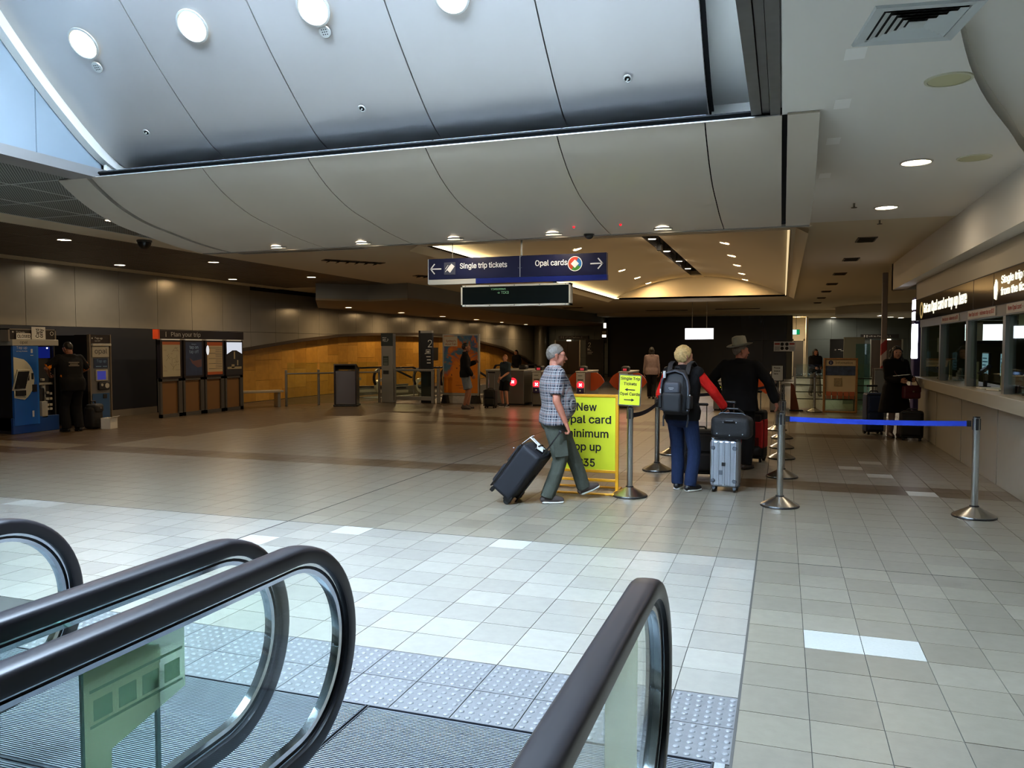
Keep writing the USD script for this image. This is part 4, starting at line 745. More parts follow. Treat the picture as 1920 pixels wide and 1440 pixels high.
g.rbox(-.64, .60, -.025, .025, .93, 1.0, .01).rbox(-.64, .60, -.025, .025, .08, .2, .01); put('frame', g, fence_m, t); put('pane', MB().box(-.6, .56, -.005, .005, .2, .93), fglass, t, smooth=False); put('stile', MB().rbox(-.02, .0, -.015, .015, .2, .93, .004), fence_m, t)
single('bollard', MB().rbox(-9.47, -9.37, 20.86, 20.94, 0, 1.02, .03), fence_m, 'slim grey post between the glass gate and the airport poster', 'post')
t = thing('help_point', 'tall grey help point column with a dark HELP panel', 'help point', (-11.04, 20.92, 0)); put('column', MB().rbox(-.19, .19, -.10, .10, 0, 2.04, .015), mat('help_grey', (138, 136, 130), rough=0.4, metal=0.4), t); hp = put('head_panel', MB().box(-.192, .192, -.105, -.09, 1.67, 2.045), mat('help_dark', (28, 40, 38), rough=0.4), t)
put('lettering', MB().text('HELP', (-.15, -.106, 1.80), X3, Z3, .085, w=.2, depth=.001).text('EMERGENCY', (-.15, -.106, 1.90), X3, Z3, .03, w=.14, depth=.001), paper, hp, smooth=False); np_ = put('notice_panel', MB().box(-.13, .05, -.106, -.10, 1.10, 1.37), mat('notice_green', (38, 52, 40), rough=0.5), t); put('notice_lines', MB().box(-.11, .03, -.107, -.106, 1.13, 1.15).box(-.11, .03, -.107, -.106, 1.19, 1.20).box(-.11, .03, -.107, -.106, 1.24, 1.25).box(-.11, .03, -.107, -.106, 1.29, 1.30), pap_m, np_, smooth=False); put('call_panel', MB().box(-.13, .05, -.106, -.10, .84, .95), seal, t)
t = thing('litter_bin', 'dark steel litter bin with a sloping top', 'bin', (-11.50, 19.32, 0), 22); bp = mat('bin_panel', (112, 108, 110), rough=0.35, metal=0.6)
pr_ = Polygon([(-.31, .0), (.31, .0), (.31, 1.0), (-.31, 1.14)]); 
for s in (-.30, .27): put('side_frame', MB().prism(pr_, lambda u, v, w: (s+w, u, v), .03), mat('bin_dark', (34, 28, 30), rough=0.35), t, smooth=False)
put('side_panel', MB().box(-.295, .295, -.28, .28, .06, .98), bp, t, smooth=False); put('corner', MB().rbox(-.31, -.27, -.32, -.28, 0, 1.14, .01).rbox(.27, .31, -.32, -.28, 0, 1.14, .01), LOOKS['bin_dark'], t)
put('lid', MB().obox((0, 0, 1.085), (X3, (0, .62, -.14), (0, .14, .62)), (.31, .325, .018)), LOOKS['bin_dark'], t); put('lid_trim', MB().obox((0, -.02, 1.108), (X3, (0, .62, -.14), (0, .14, .62)), (.12, .1, .006)), chrome, t); put('base', MB().rbox(-.33, .33, -.33, .33, 0, .05, .01), seal, t)
t = thing('bench', 'low stone-topped bench against the yellow wall', 'bench', (-13.42, 17.98, 0), 54.5); put('seat', MB().rbox(-.62, .62, -.2, .2, .40, .46, .01), mat('bench_stone', (150, 136, 112), rough=0.5), t)
for s in (-1, 1): put('leg', MB().rbox(s*.5-.04, s*.5+.04, -.16, .16, 0, .41, .006), fence_m, t)
# lit poster of the airport train
t = thing('advert_panel', 'freestanding orange and blue airport train map poster', 'poster stand', (-8.88, 21.3, 0)); put('frame', MB().rbox(-.58, .58, -.03, .06, .22, 2.02, .015), mat('frame_silver', (170, 166, 154), rough=0.35, metal=0.5), t)
LOOKS['map_print'] = usdkit.material(stage, '/World/Looks/map_print', {'tc': ('texture_coordinate', {}), 'n': ('noise_texture', {'scale': 1.5, 'detail': 5.0, 'roughness': 0.6, 'distortion': 0.6}), 's': ('separate_xyz', {}), 'ma': ('math', {'math_type': 'multiply_add', 'value2': 0.16, 'value3': -0.14}), 'ad': ('math', {'math_type': 'add'}),
    'r': ('rgb_ramp', {'ramp': [(0.0, lin((206, 118, 20))), (0.54, lin((222, 126, 24))), (0.61, lin((190, 96, 40))), (0.64, lin((80, 118, 132))), (0.72, lin((54, 92, 140))), (0.78, lin((204, 112, 40)))]}), 'p': ('principled_bsdf', {'roughness': 0.3, 'emission_strength': 0.0})},
    [('tc.object', 'n.vector'), ('tc.object', 's.vector'), ('s.z', 'ma.value1'), ('n.fac', 'ad.value1'), ('ma.value', 'ad.value2'), ('ad.value', 'r.fac'), ('r.color', 'p.base_color'), ('r.color', 'p.emission_color')], surface='p.BSDF')
ps = put('poster', MB().box(-.53, .53, -.035, -.03, .30, 1.97), LOOKS['map_print'], t, smooth=False); cp = put('caption', MB().box(-.52, -.10, -.038, -.035, 1.66, 1.95), mat('caption_cream', (206, 196, 170), rough=0.6), ps, smooth=False)
put('lettering', MB().text("Sydney's", (-.31, -.0385, 1.785), X3, Z3, .062, w=.31, center=True, bold=True, depth=.0008).text('Airport Train', (-.31, -.0385, 1.695), X3, Z3, .055, w=.35, center=True, bold=True, depth=.0008), mat('ink_brown', (150, 70, 30), rough=0.6), cp, smooth=False)
put('map_marks', MB().box(-.15, .12, -.0365, -.0355, .52, .53).box(-.05, .07, -.0365, -.0355, .44, .45).box(-.30, -.27, -.0365, -.0355, .8, .85).box(-.14, -.1, -.0365, -.0355, 1.0, 1.04).box(-.05, -.01, -.0365, -.0355, 1.08, 1.1), mat('ink_map', (110, 60, 20), rough=0.6), ps, smooth=False)
put('foot', MB().prism(Polygon([(-.56, 0), (-.36, 0), (-.40, .24), (-.50, .24)]), lambda u, v, w: (u, -.2+w, v), .4).prism(Polygon([(.56, 0), (.36, 0), (.40, .24), (.50, .24)]), lambda u, v, w: (u, -.2+w, v), .4), mat('foot_black', (36, 32, 30), rough=0.3), t, smooth=False); put('kick_panel', MB().box(-.46, .46, -.01, .01, .0, .24), mat('kick_marble', (186, 180, 170), rough=0.2, noise=(4, .25)), t, smooth=False)
def platform_sign(x, y, w, z0, z1, num, label, right=True, lines=(), depth=.12):
    t = thing('platform_sign', label, 'platform sign', (x, y, 0)); put('body', MB().rbox(-w/2, w/2, -depth/2, depth/2, z0, z1, .008), mat('totem_black', (22, 24, 28), rough=0.35), t)
    h = .2 if w > .6 else .17; tx = MB().text(num, ((w/2-.16 if right else -w/2+.1), -depth/2-.001, z1-.42), X3, Z3, h+.05, depth=.001)
    for k, (a, b) in enumerate(lines): tx.box(a, b, -depth/2-.002, -depth/2-.001, z1-.62-.09*k, z1-.62-.09*k+.03)
    put('lettering', tx, mat('ink_pale', (235, 235, 232), rough=0.5), t, smooth=False)
    sx = (w/2-.12 if right else -w/2+.16); put('train_symbol', MB().prism(sbox(sx-.07, z1-.62, sx+.07, z1-.48).difference(sbox(sx-.055, z1-.605, sx+.055, z1-.495)), lambda u, v, q: (u, -depth/2-.001-q, v), .001).box(sx-.035, sx+.035, -depth/2-.002, -depth/2-.001, z1-.58, z1-.52), LOOKS['ink_pale'], t, smooth=False)
    return t
t = platform_sign(-9.88, 21.12, .36, 0.0, 2.05, '2', 'tall black platform 2 sign beside the help point', True, ((-.05, .14), (.0, .14), (.02, .14), (.02, .14)))
put('top_cap', MB().box(-.18, .18, -.07, .05, 2.05, 2.12), mat('cap_white', (206, 204, 196), rough=0.4), t); put('side_fin', MB().box(-.26, -.19, -.03, .05, .98, 2.12), seal, t)
single('wall_notice', MB().box(WX-.262, WX-.25, 32.6, 33.3, 1.05, 1.62).box(WX-.25, WX-.249, 32.8, 33.1, 1.4, 1.55), mat('notice_dark', (34, 28, 22), rough=0.5), 'small dark notice on the yellow wall left of the airport poster', 'notice', smooth=False)
# ================================================================ left wall equipment
opal_blue = mat('machine_blue', (32, 96, 178), rough=0.35, noise=(6, .03)); opal_dk = mat('machine_dark_blue', (20, 44, 84), rough=0.4); cab_m = mat('machine_case', (22, 25, 33), rough=0.5); creamp = mat('machine_cream', (200, 196, 172), rough=0.4); mgrey = mat('machine_grey', (170, 168, 156), rough=0.4); inner = mat('machine_inner', (22, 24, 30), rough=0.5)
head_m = mat('header_black', (30, 26, 30), rough=0.35); pale_m = mat('ink_print', (200, 200, 196), rough=0.6); F = Y3          # faces +x, reads along +y
t = thing('ticket_machine', 'large blue ticket machine with its door swung open, marked CLOSED', 'ticket machine', (-13.62, 11.37, 0))
put('cabinet', MB().box(-1.1, -.60, -.47, .47, 0.06, 1.74).box(-.6, 0, .44, .47, .06, 1.74).box(-.6, 0, -.47, -.44, .06, 1.74).box(-.6, 0, -.47, .47, 1.68, 1.74), cab_m, t, smooth=False); put('interior', MB().box(-.6, -.08, -.44, .44, .3, 1.68), inner, t, smooth=False); put('base', MB().rbox(-.03, .04, -.49, .50, 0, .30, .01), mat('machine_base_blue', (24, 66, 128), rough=.4), t); put('base_back', MB().box(-1.1, -.03, -.47, .48, 0, .30), cab_m, t, smooth=False)
dr = put('door', MB().box(0, .05, -.47, .02, .16, 1.72), opal_blue, t, smooth=False); put('door_edge', MB().box(-.02, .05, .02, .06, .16, 1.72), mat('door_edge', (40, 112, 196), rough=0.3), dr, smooth=False)
fc = Polygon([(-.47, .68)]+[(-.47+.42*math.cos(math.radians(a)), 1.02+.44*math.sin(math.radians(a))) for a in np.linspace(-60, 60, 12)]+[(-.47, 1.45)])
put('face_plate', MB().prism(fc, lambda u, v, w: (.05+w, u, v), .012), creamp, dr, smooth=False); put('touch_screen', MB().obox((.13, -.37, 1.02), ((.35, 0, 1), Y3, (-1, 0, .35)), (.17, .11, .012)), inner, dr); put('screen_bezel', MB().obox((.115, -.37, 1.02), ((.35, 0, 1), Y3, (-1, 0, .35)), (.21, .13, .012)), creamp, dr)
put('slots', MB().box(.06, .07, -.19, -.16, 1.0, 1.12).box(.06, .07, -.11, -.07, 1.02, 1.14).box(.06, .09, -.10, -.02, .78, .92).box(.06, .10, -.45, -.26, .72, .82).box(.06, .11, -.46, -.40, .86, .92), inner, dr)
put('lettering', MB().text('Top up', (.0505, -.40, 1.60), F, Z3, .05, depth=.001).text('or buy tickets', (.0505, -.40, 1.545), F, Z3, .026, depth=.001).box(.05, .052, -.10, -.06, 1.52, 1.60).box(.05, .052, -.11, -.05, 1.47, 1.485).box(.05, .052, -.10, -.06, .30, .42), pale_m, dr, smooth=False)
put('interior_screen', MB().box(-.08, -.07, .12, .42, 1.42, 1.64), emit('panel_blue', (40, 60, 190), .22), t, smooth=False); put('interior_lamp', MB().box(-.07, -.06, .34, .37, 1.60, 1.63), emit('bulb', (220, 230, 255), 2), t)
md = MB()
for y, z in ((.22, 1.0), (.3, .62), (.38, .62), (.22, .86), (.31, .74), (.38, .72), (.3, .5), (.38, .5), (.3, .42), (.38, .42)): md.rbox(-.08, -.02, y-.03, y+.03, z-.025, z+.025, .008)
put('modules', md, mgrey, t); put('module_tray', MB().rbox(-.08, .04, .12, .25, .26, .58, .01), mgrey, t); put('module_bar', MB().box(-.08, -.04, .12, .44, .90, .94).box(-.08, -.06, .27, .29, .3, .9), mgrey, t)
hd = put('header', MB().box(-.6, .0, -.50, .50, 1.74, 1.97), head_m, t, smooth=False); put('header_frame', MB().box(-.6, .01, -.52, -.49, 1.74, 1.98).box(-.6, .01, .47, .50, 1.74, 1.98).box(-.6, .01, -.52, .5, 1.96, 1.98), mat('header_rim', (128, 122, 112), rough=0.4), hd, smooth=False)
put('header_marks', MB().prism(shapely.Point(.41, 1.90).buffer(.04).difference(shapely.Point(.41, 1.90).buffer(.028)), lambda u, v, w: (.001+w, u, v), .002).prism(shapely.Point(-.42, 1.92).buffer(.016), lambda u, v, w: (.001+w, u, v), .002).text('Tickets', (.001, -.36, 1.895), F, Z3, .04, depth=.001), pale_m, hd, smooth=False)
bn = put('brand_band', MB().rbox(-.5, .07, -.49, .50, 1.66, 1.78, .01), mgrey, t); put('lettering', MB().text('opal', (.0705, -.34, 1.70), F, Z3, .055, w=.16, depth=.001), mat('ink_dark', (60, 62, 66), rough=0.5), bn, smooth=False)
t2 = thing('closed_notice', 'white CLOSED card propped on the ticket machine header', 'notice', (-13.60, 11.15, 1.782), 0); put('card', MB().box(0, .004, -.15, .15, 0.002, .115), paper, t2, smooth=False); put('lettering', MB().text('CLOSED', (.0045, -.135, .03), F, Z3, .055, w=.27, bold=True, depth=.001), ink, t2, smooth=False)
t2 = thing('card_only_notice', 'white notice with sideways words Card only on the ticket machine', 'notice', (-13.598, 11.47, 1.782)); put('card', MB().box(0, .004, -.15, .15, 0.002, .24), paper, t2, smooth=False); put('lettering', MB().text('Card', (.0045, .01, .03), Z3, -Y3, .075, w=.17, bold=True, depth=-.001).text('only', (.0045, .09, .03), Z3, -Y3, .075, w=.17, bold=True, depth=-.001), ink, t2, smooth=False)
t = thing('top_up_kiosk', 'slim grey and blue top up kiosk with a small lit screen', 'ticket machine', (-13.62, 12.93, 0)); put('housing', MB().box(-1.1, -.05, -.26, .26, 0, 1.88), cab_m, t, smooth=False); put('cabinet', MB().rbox(-.06, 0, -.26, .26, 0, 1.70, .012), mat('kiosk_grey', (104, 106, 108), rough=0.4, metal=0.3), t); kf = put('frame', MB().box(-.05, .02, -.28, -.25, 0, 1.90).box(-.05, .02, .25, .28, 0, 1.90), mat('kiosk_rim', (112, 102, 90), rough=0.4), t, smooth=False)
hd = put('header', MB().box(-.4, .01, -.27, .27, 1.70, 1.89), head_m, t, smooth=False); put('header_marks', MB().text('Top up', (.0105, -.14, 1.80), F, Z3, .045, depth=.001).text('Opal card', (.0105, -.14, 1.755), F, Z3, .022, depth=.001).prism(shapely.Point(-.20, 1.82).buffer(.016), lambda u, v, w: (.0105+w, u, v), .001), pale_m, hd, smooth=False)
put('shelf', MB().rbox(-.2, .05, -.22, .26, 1.655, 1.705, .008), mgrey, t); bp_ = put('brand_panel', MB().rbox(-.1, .02, -.21, .22, 1.42, 1.65, .01), mgrey, t); put('lettering', MB().text('opal', (.021, -.16, 1.50), F, Z3, .105, w=.32, depth=.001), LOOKS['ink_dark'], bp_, smooth=False)
sg_ = put('service_panel', MB().box(0, .008, -.17, .19, 1.19, 1.40), mat('panel_navy', (30, 52, 84), rough=0.35), t, smooth=False); put('lettering', MB().text('Top up', (.0085, -.10, 1.315), F, Z3, .055, depth=.001).box(.008, .0092, .06, .17, 1.22, 1.235).box(.008, .0092, -.12, .02, 1.22, 1.235), mat('ink_blue', (110, 150, 190), rough=0.5), sg_, smooth=False)
put('screen_bezel', MB().rbox(-.02, .03, -.13, .17, .92, 1.16, .01), mgrey, t); put('screen', MB().box(.03, .034, -.11, .11, .95, 1.13), emit('kiosk_screen', (76, 76, 170), .5), t, smooth=False); rp = put('reader_panel', MB().rbox(-.02, .05, -.08, .20, .73, .90, .02), inner, t); put('reader', MB().cyl((.05, .12, .82), (.056, .12, .82), .055, n=20).cyl((.05, -.01, .84), (.056, -.01, .84), .03, n=20), mgrey, rp)
put('lower_panel', MB().box(0, .008, -.22, .22, .12, .66), mat('kiosk_blue', (36, 78, 124), rough=0.4), t, smooth=False); put('receipt_slot', MB().box(.008, .02, .05, .14, .55, .64), inner, t)
# trip planning board with four posters
t = thing('information_board', 'trip planning board with four framed posters and a black header', 'information board', (-13.5, 15.93, 0)); bm = mat('board_metal', (92, 90, 86), rough=0.4, metal=0.5)
hd = put('header', MB().box(-.12, .03, -1.46, 1.50, 1.83, 2.03), head_m, t, smooth=False); put('lettering', MB().text('i', (.031, -1.29, 1.875), F, Z3, .11, bold=True, depth=.001).text('Plan your trip', (.031, -1.12, 1.885), F, Z3, .10, w=.98, depth=.001), mat('ink_board', (190, 190, 186), rough=0.5), hd, smooth=False)
put('header_end', MB().box(-.12, .032, -1.52, -1.465, 1.82, 2.04), mat('end_orange', (216, 76, 34), rough=0.4), t, smooth=False, label='orange end block')
for k in range(4):
    a, b = -1.44+.745*k, -1.44+.745*k+.70
    fr = put('upright_frame', MB().box(-.06, .0, a, a+.06, 0, .9).box(-.06, .0, b-.12, b, 0, .9).box(-.06, .0, a, b, 0, .08).box(-.06, 0, a, b, .84, .93), bm, t, smooth=False, label=None)
    put('infill', MB().box(-.055, -.045, a+.06, b-.12, .08, .84), mat('infill_amber', (120, 84, 44), rough=0.5), fr, smooth=False)
    pf = put('poster_case', MB().box(-.08, .02, a, b-.02, .90, 1.80), head_m, t, smooth=False); y0, y1 = a+.06, b-.08
    put('case_lamp', MB().rbox(-.02, .03, a+.05, b-.08, 1.795, 1.825, .01), mat('lamp_cover', (210, 204, 188), rough=0.4, emit=.35 if k in (1, 2) else .12, emit_rgb=(255, 240, 214)), pf)
    if k == 0:
        q = put('poster', MB().box(.02, .022, y0, y1, .95, 1.76), mat('poster_map', (176, 168, 140), rough=0.6), pf, smooth=False, label='railway network map'); l = MB().box(.022, .0225, y0, y1, 1.69, 1.76)
        put('title_bar', l, mat('bar_rust', (176, 96, 54), rough=0.6), q, smooth=False); l = MB(); r2 = random.Random(3)
        for _ in range(26):
            yy, zz, an = r2.uniform(y0+.06, y1-.06), r2.uniform(1.08, 1.62), r2.choice((0, 1.57, .78, -.78, .3)); l.obox((.0225, yy, zz), ((0, math.cos(an), math.sin(an)), X3, (0, -math.sin(an), math.cos(an))), (r2.uniform(.02, .09), .0004, .003))
        put('map_lines', l, mat('ink_lines', (116, 104, 84), rough=0.6), q, smooth=False)
    if k == 1:
        q = put('poster', MB().box(.02, .022, y0, y1, .95, 1.76), mat('poster_navy', (44, 58, 88), rough=0.5, noise=(3, .3)), pf, smooth=False, label='dark blue tap on poster'); put('lettering', MB().text('Always', (.0222, (y0+y1)/2, 1.69), F, Z3, .035, center=True, depth=.0006).text('tap on', (.0222, (y0+y1)/2, 1.60), F, Z3, .075, center=True, bold=True, depth=.0006).text('tap off', (.0222, (y0+y1)/2, 1.49), F, Z3, .075, center=True, depth=.0006), mat('ink_sky', (140, 170, 205), rough=0.5), q, smooth=False)
        put('hand_picture', MB().prism(Polygon([(y0+.12, 1.38), (y0+.26, 1.30), (y1-.02, 1.34), (y1-.02, 1.16), (y0+.4, 1.14), (y0+.22, 1.24)]), lambda u, v, w: (.0222+w, u, v), .0006), mat('poster_skin', (104, 72, 74), rough=0.6), q, smooth=False)
    if k == 2:
        q = put('poster', MB().box(.02, .022, y0, y1, .95, 1.76), mat('poster_list', (186, 164, 124), rough=0.6), pf, smooth=False, label='timetable poster with orange bands'); put('title_bar', MB().box(.022, .0225, y0, y1, 1.67, 1.76).box(.022, .0225, y0, y1, .95, 1.02), mat('bar_orange', (178, 84, 36), rough=0.6), q, smooth=False); l = MB()
        for j in range(13): l.box(.022, .0224, y0+.30 if j % 3 else y0+.05, y1-.02, 1.09+.043*j, 1.10+.043*j)
        put('text_lines', l, LOOKS['ink_dark'], q, smooth=False); put('round_badge', MB().prism(shapely.affinity.scale(shapely.Point(y0+.02, 1.56).buffer(.12), .45, 1), lambda u, v, w: (.0225+w, u, v), .0006), emit('badge_white', (255, 255, 255), .7), q, smooth=False)
    if k == 3:
        q = put('poster', MB().box(.02, .022, y0-.02, y1+.02, .92, 1.76), mat('poster_dark', (40, 38, 40), rough=0.5), pf, smooth=False, label='backlit white and black poster'); put('sky_shape', MB().prism(Polygon([(y0-.02, 1.76), (y1+.02, 1.76), (y1+.02, 1.46), (y0+.36, 1.55), (y0+.2, 1.55), (y0-.02, 1.45)]), lambda u, v, w: (.0222+w, u, v), .0006), emit('poster_white', (240, 244, 255), .75), q, smooth=False)
        put('bottle_shapes', MB().rbox(.0222, .0228, y0+.25, y0+.31, 1.33, 1.52, .0002).rbox(.0222, .0228, y0+.38, y0+.43, 1.16, 1.3, .0002).rbox(.0222, .0228, y0+.16, y0+.28, 1.10, 1.19, .0002).box(.0222, .0228, y0, y1, 1.07, 1.13), mat('poster_tan', (150, 134, 100), rough=0.6), q, smooth=False)
# bags by the kiosk
t = thing('tool_bag', 'black equipment bag standing in front of the slim kiosk', 'bag', (-13.08, 12.22, 0), 15); put('body', MB().rbox(-.13, .13, -.17, .17, 0, .46, .08), mat('bag_black', (20, 20, 22), rough=0.6), t); put('flap', MB().rbox(-.10, .16, -.14, .14, .32, .50, .06), LOOKS['bag_black'], t); put('handle', MB().tube([(0, -.08, .48), (0, -.06, .55), (0, .06, .55), (0, .08, .48)], .014), LOOKS['bag_black'], t); put('buckle', MB().rbox(.14, .175, -.03, .03, .40, .44, .01), chrome, t)
t = thing('cardboard_box', 'white open box on the floor beside the black bag', 'box', (-12.78, 12.32, 0), 12); put('body', MB().box(-.10, .10, -.12, -.115, 0, .22).box(-.10, .10, .115, .12, 0, .22).box(-.10, -.095, -.12, .12, 0, .22).box(.095, .10, -.12, .12, 0, .22).box(-.10, .10, -.12, .12, 0, .006), paper, t, smooth=False); put('flap', MB().obox((.12, 0, .23), ((.5, 0, .3), Y3, (-.3, 0, .5)), (.04, .115, .003)), paper, t)
# ================================================================ escalators behind the glass fence and in the far recess
def far_escalator(x, y, label, rz=0, s=1.0, drop=True):
    t = thing('escalator', label, 'escalator', (x, y, 0), rz)
    for dx in (-.5, .5):
        p = [(dx, 3.2, .55), (dx, 2.0, .95), (dx, 1.0, .95), (dx, .4, .95)]+[(dx, .35-.30*math.sin(q), .65+.30*math.cos(q)) for q in np.linspace(0, math.pi, 12)]+[(dx, .7, .34), (dx, 1.6, .30)]
        put('handrail', MB().sweep(p, [(a, b) for a, b in HP], up=(1, 0, 0)), rubber, t, smooth=50); put('skirting_curve', MB().sweep([(dx, y_+.10, z_*.62) for _, y_, z_ in p[3:]], [(-.03, -.05), (.06, -.05), (.06, .05), (-.03, .05)], up=(1, 0, 0)), mat('skirt_bright', (226, 222, 206), rough=0.25, metal=.4), t, smooth=50)
        put('side_panel', MB().box(dx-.02, dx+.02, .3, 3.0, .05, .35), fence_m, t, smooth=False)
    put('landing_plate', MB().box(-.48, .48, .2, 3.0, 0, .01), rib_m, t, smooth=False)
far_escalator(-12.7, 22.2, 'escalator behind the glass fence in front of the yellow wall', -12); far_escalator(-10.6, 22.6, 'escalator behind the framed glass gate', -8); far_escalator(-9.7, 27.6, 'escalator beyond the ticket gates with a woman arriving', 0)
# ================================================================ far end things
def liftdoor(n, x, w): 
    d = struct('door_%d' % n); put('leaf', MB().box(x-w/2, x-.005, 47.66, 47.69, 0, 2.02), mat('lift_brown', (66, 54, 46), rough=0.35, metal=.3), d, smooth=False); put('leaf', MB().box(x+.005, x+w/2, 47.66, 47.69, 0, 2.02), LOOKS['lift_brown'], d, smooth=False); put('frame', MB().box(x-w/2-.08, x-w/2, 47.64, 47.7, 0, 2.08).box(x+w/2, x+w/2+.08, 47.64, 47.7, 0, 2.08), steel, d, smooth=False)
    put('lamp', MB().box(x-.05, x+.22, 47.63, 47.66, 2.02, 2.08), emit('lift_lamp', (255, 235, 200), 4.0), d, smooth=False)
liftdoor(1, -12.7, 1.5); liftdoor(2, 5.35, 1.5)
def liftsign(x, txt, label):
    t = thing('lift_sign', label, 'sign', (x, 47.55, 0)); put('board', MB().box(-.95, .95, 0, .08, 2.14, 2.34), head_m, t, smooth=False); put('lettering', MB().text(txt, (-.82, -.001, 2.20), X3, Z3, .085, w=1.35, depth=.001), mat('ink_lift', (225, 225, 225), rough=0.5), t, smooth=False)
liftsign(-12.3, '\u267F \u25A3 Lift to Platform 2', 'black Lift to Platform 2 sign over the left lift door'); liftsign(5.0, '\u267F \u25A3 Lift to Platform 1', 'black Lift to Platform 1 sign over the right lift door')
platform_sign(-9.75, 42.4, 1.0, .0, 2.06, '2', 'black platform 2 sign standing left of the black wall', False, ((-.4, -.2), (-.4, -.1), (-.4, -.15)))
t = platform_sign(2.75, 44.0, .93, 0.0, 2.06, '1', 'black platform 1 sign behind the information stand', True, ((.05, .4), (.2, .4)))
put('plane_symbol', MB().obox((-.2, -.062, 1.50), ((1, 0, .5), Y3, (-.5, 0, 1)), (.055, .001, .009)).obox((-.2, -.062, 1.50), ((.5, 0, -1), Y3, (1, 0, .5)), (.05, .001, .010)), LOOKS['ink_pale'], t, smooth=False); put('text_line', MB().box(-.08, .08, -.0625, -.061, 1.50, 1.53), LOOKS['ink_pale'], t, smooth=False)
t = thing('lit_sign', 'bright white lit box hanging in front of the black wall', 'light box', (-3.15, 32.0, 0)); put('box', MB().rbox(-.57, .57, .0, .12, 1.93, 2.40, .01), mat('lit_case', (60, 60, 66), rough=0.4), t); put('diffuser', MB().box(-.55, .55, -.006, 0, 1.95, 2.38), emit('lit_white', (246, 246, 255), 5.0), t, smooth=False); put('rod', MB().cyl((-.28, .06, 2.4), (-.28, .06, CZ), .012).cyl((.28, .06, 2.4), (.28, .06, CZ), .012), fence_m, t)
t = thing('safety_notice', 'white notice with four round safety symbols on the blue-grey wall', 'notice', (.0, 42.98, 0)); put('board', MB().box(-.46, .58, -.01, 0, 1.42, 1.93), mat('notice_white', (190, 192, 196), rough=0.6), t, smooth=False); m = MB()
for x, z in ((-.05, 1.79), (.18, 1.79), (-.05, 1.58), (.18, 1.58)): m.prism(shapely.Point(x, z).buffer(.085), lambda u, v, w: (u, -.011-w, v), .002)
put('symbols', m, ink, t, smooth=False); [put('red_bar', MB().box(x, x+.25, -.012, -.01, 1.76, 1.85), mat('bar_red', (150, 54, 50), rough=0.6), t, smooth=False) for x in (-.42, .3)]
m = MB()
for k in range(4): m.box(-.42, -.17, -.012, -.01, 1.47+.06*k, 1.49+.06*k).box(.3, .55, -.012, -.01, 1.47+.06*k, 1.49+.06*k)
put('text_lines', m, LOOKS['ink_dark'], t, smooth=False)
d = struct('door_3'); put('leaf', MB().box(.55, 1.08, 47.6, 47.64, 0, 2.0), mat('door_grey', (84, 80, 76), rough=0.5), d, smooth=False); put('frame', MB().box(.47, .55, 47.58, 47.66, 0, 2.1).box(1.08, 1.15, 47.58, 47.66, 0, 2.1).box(.47, 1.15, 47.58, 47.66, 2.0, 2.1), cream, d, smooth=False)
t = thing('exit_sign', 'small green lit exit sign by the far corridor', 'exit sign', (.62, 43.2, 0)); put('box', MB().box(-.18, .18, 0, .08, 2.28, 2.55), mat('exit_case', (200, 206, 200), rough=0.4), t, smooth=False); put('lit_face', MB().box(-.17, .02, -.005, 0, 2.29, 2.54), emit('exit_lit', (190, 255, 225), 1.6), t, smooth=False); put('green_face', MB().box(.02, .17, -.005, 0, 2.29, 2.54), emit('exit_green2', (20, 160, 100), .8), t, smooth=False); put('rod', MB().cyl((0, .04, 2.55), (0, .04, 3.27), .015), fence_m, t)
t = thing('side_display', 'narrow stack of small lit displays at the left edge of the black wall', 'display', (-9.32, 42.7, 0)); put('case', MB().box(-.14, .14, 0, .1, 1.85, 3.0), mat('case_dark', (54, 54, 50), rough=0.4), t, smooth=False); put('lit_face', MB().box(-.02, .13, -.006, 0, 2.68, 2.96), emit('disp_white', (255, 250, 235), 2.0), t, smooth=False); put('lit_face', MB().box(-.1, .13, -.006, 0, 2.18, 2.32), LOOKS['disp_white'], t, smooth=False); put('pale_face', MB().box(-.1, .13, -.006, 0, 2.34, 2.52), mat('disp_pale', (170, 170, 156)), t, smooth=False); put('pole', MB().box(-.05, .03, .02, .08, 0, 1.85), fence_m, t, smooth=False)
# fence and stands at the right of the gates
t = thing('glass_fence', 'glass fence with dark horizontal rails between the gates and the ticket counter', 'glass fence', (0, 21.7, 0))
for x in (.30, 1.02, 1.72, 2.15): put('post', MB().rbox(x-.025, x+.025, -.02, .02, 0, 1.1, .006), fence_m, t)
for a, b in ((.33, .99), (1.05, 1.69), (1.75, 2.12)): put('pane', MB().box(a, b, -.005, .005, .06, 1.2), fglass, t, smooth=False)
for z in (.30, .48, .66, .84): put('rail', MB().box(.28, 2.2, .02, .035, z-.012, z+.012), seal, t, smooth=False)
t = thing('cone_screen', 'reddish-brown folding board leaning beside the gate', 'folding board', (.22, 21.45, 0), 10); put('panel', MB().prism(Polygon([(-.02, 0), (.20, 0), (.06, .66), (-.02, .72)]), lambda u, v, w: (u, w, v), .02), mat('cone_rust', (112, 58, 36), rough=0.6), t, smooth=False); put('foot', MB().rbox(-.04, .28, -.08, .12, 0, .03, .01), seal, t)
t = thing('information_stand', 'timber framed Information stand with leaflet pockets', 'information stand', (1.38, 21.35, 0)); wood = mat('stand_wood', (146, 104, 56), rough=0.5, noise=(20, .15)); m = MB()
for x in (-.39, .36): m.rbox(x-.025, x+.025, -.04, .04, 0, 1.36, .006)
m.rbox(-.39, .36, -.035, .035, 1.32, 1.36, .006).rbox(-.39, .36, -.14, .14, 0, .03, .01); put('frame', m, wood, t); put('backboard', MB().box(-.36, .33, .0, .02, .42, 1.32), mat('stand_cream', (196, 180, 144), rough=0.6), t, smooth=False)
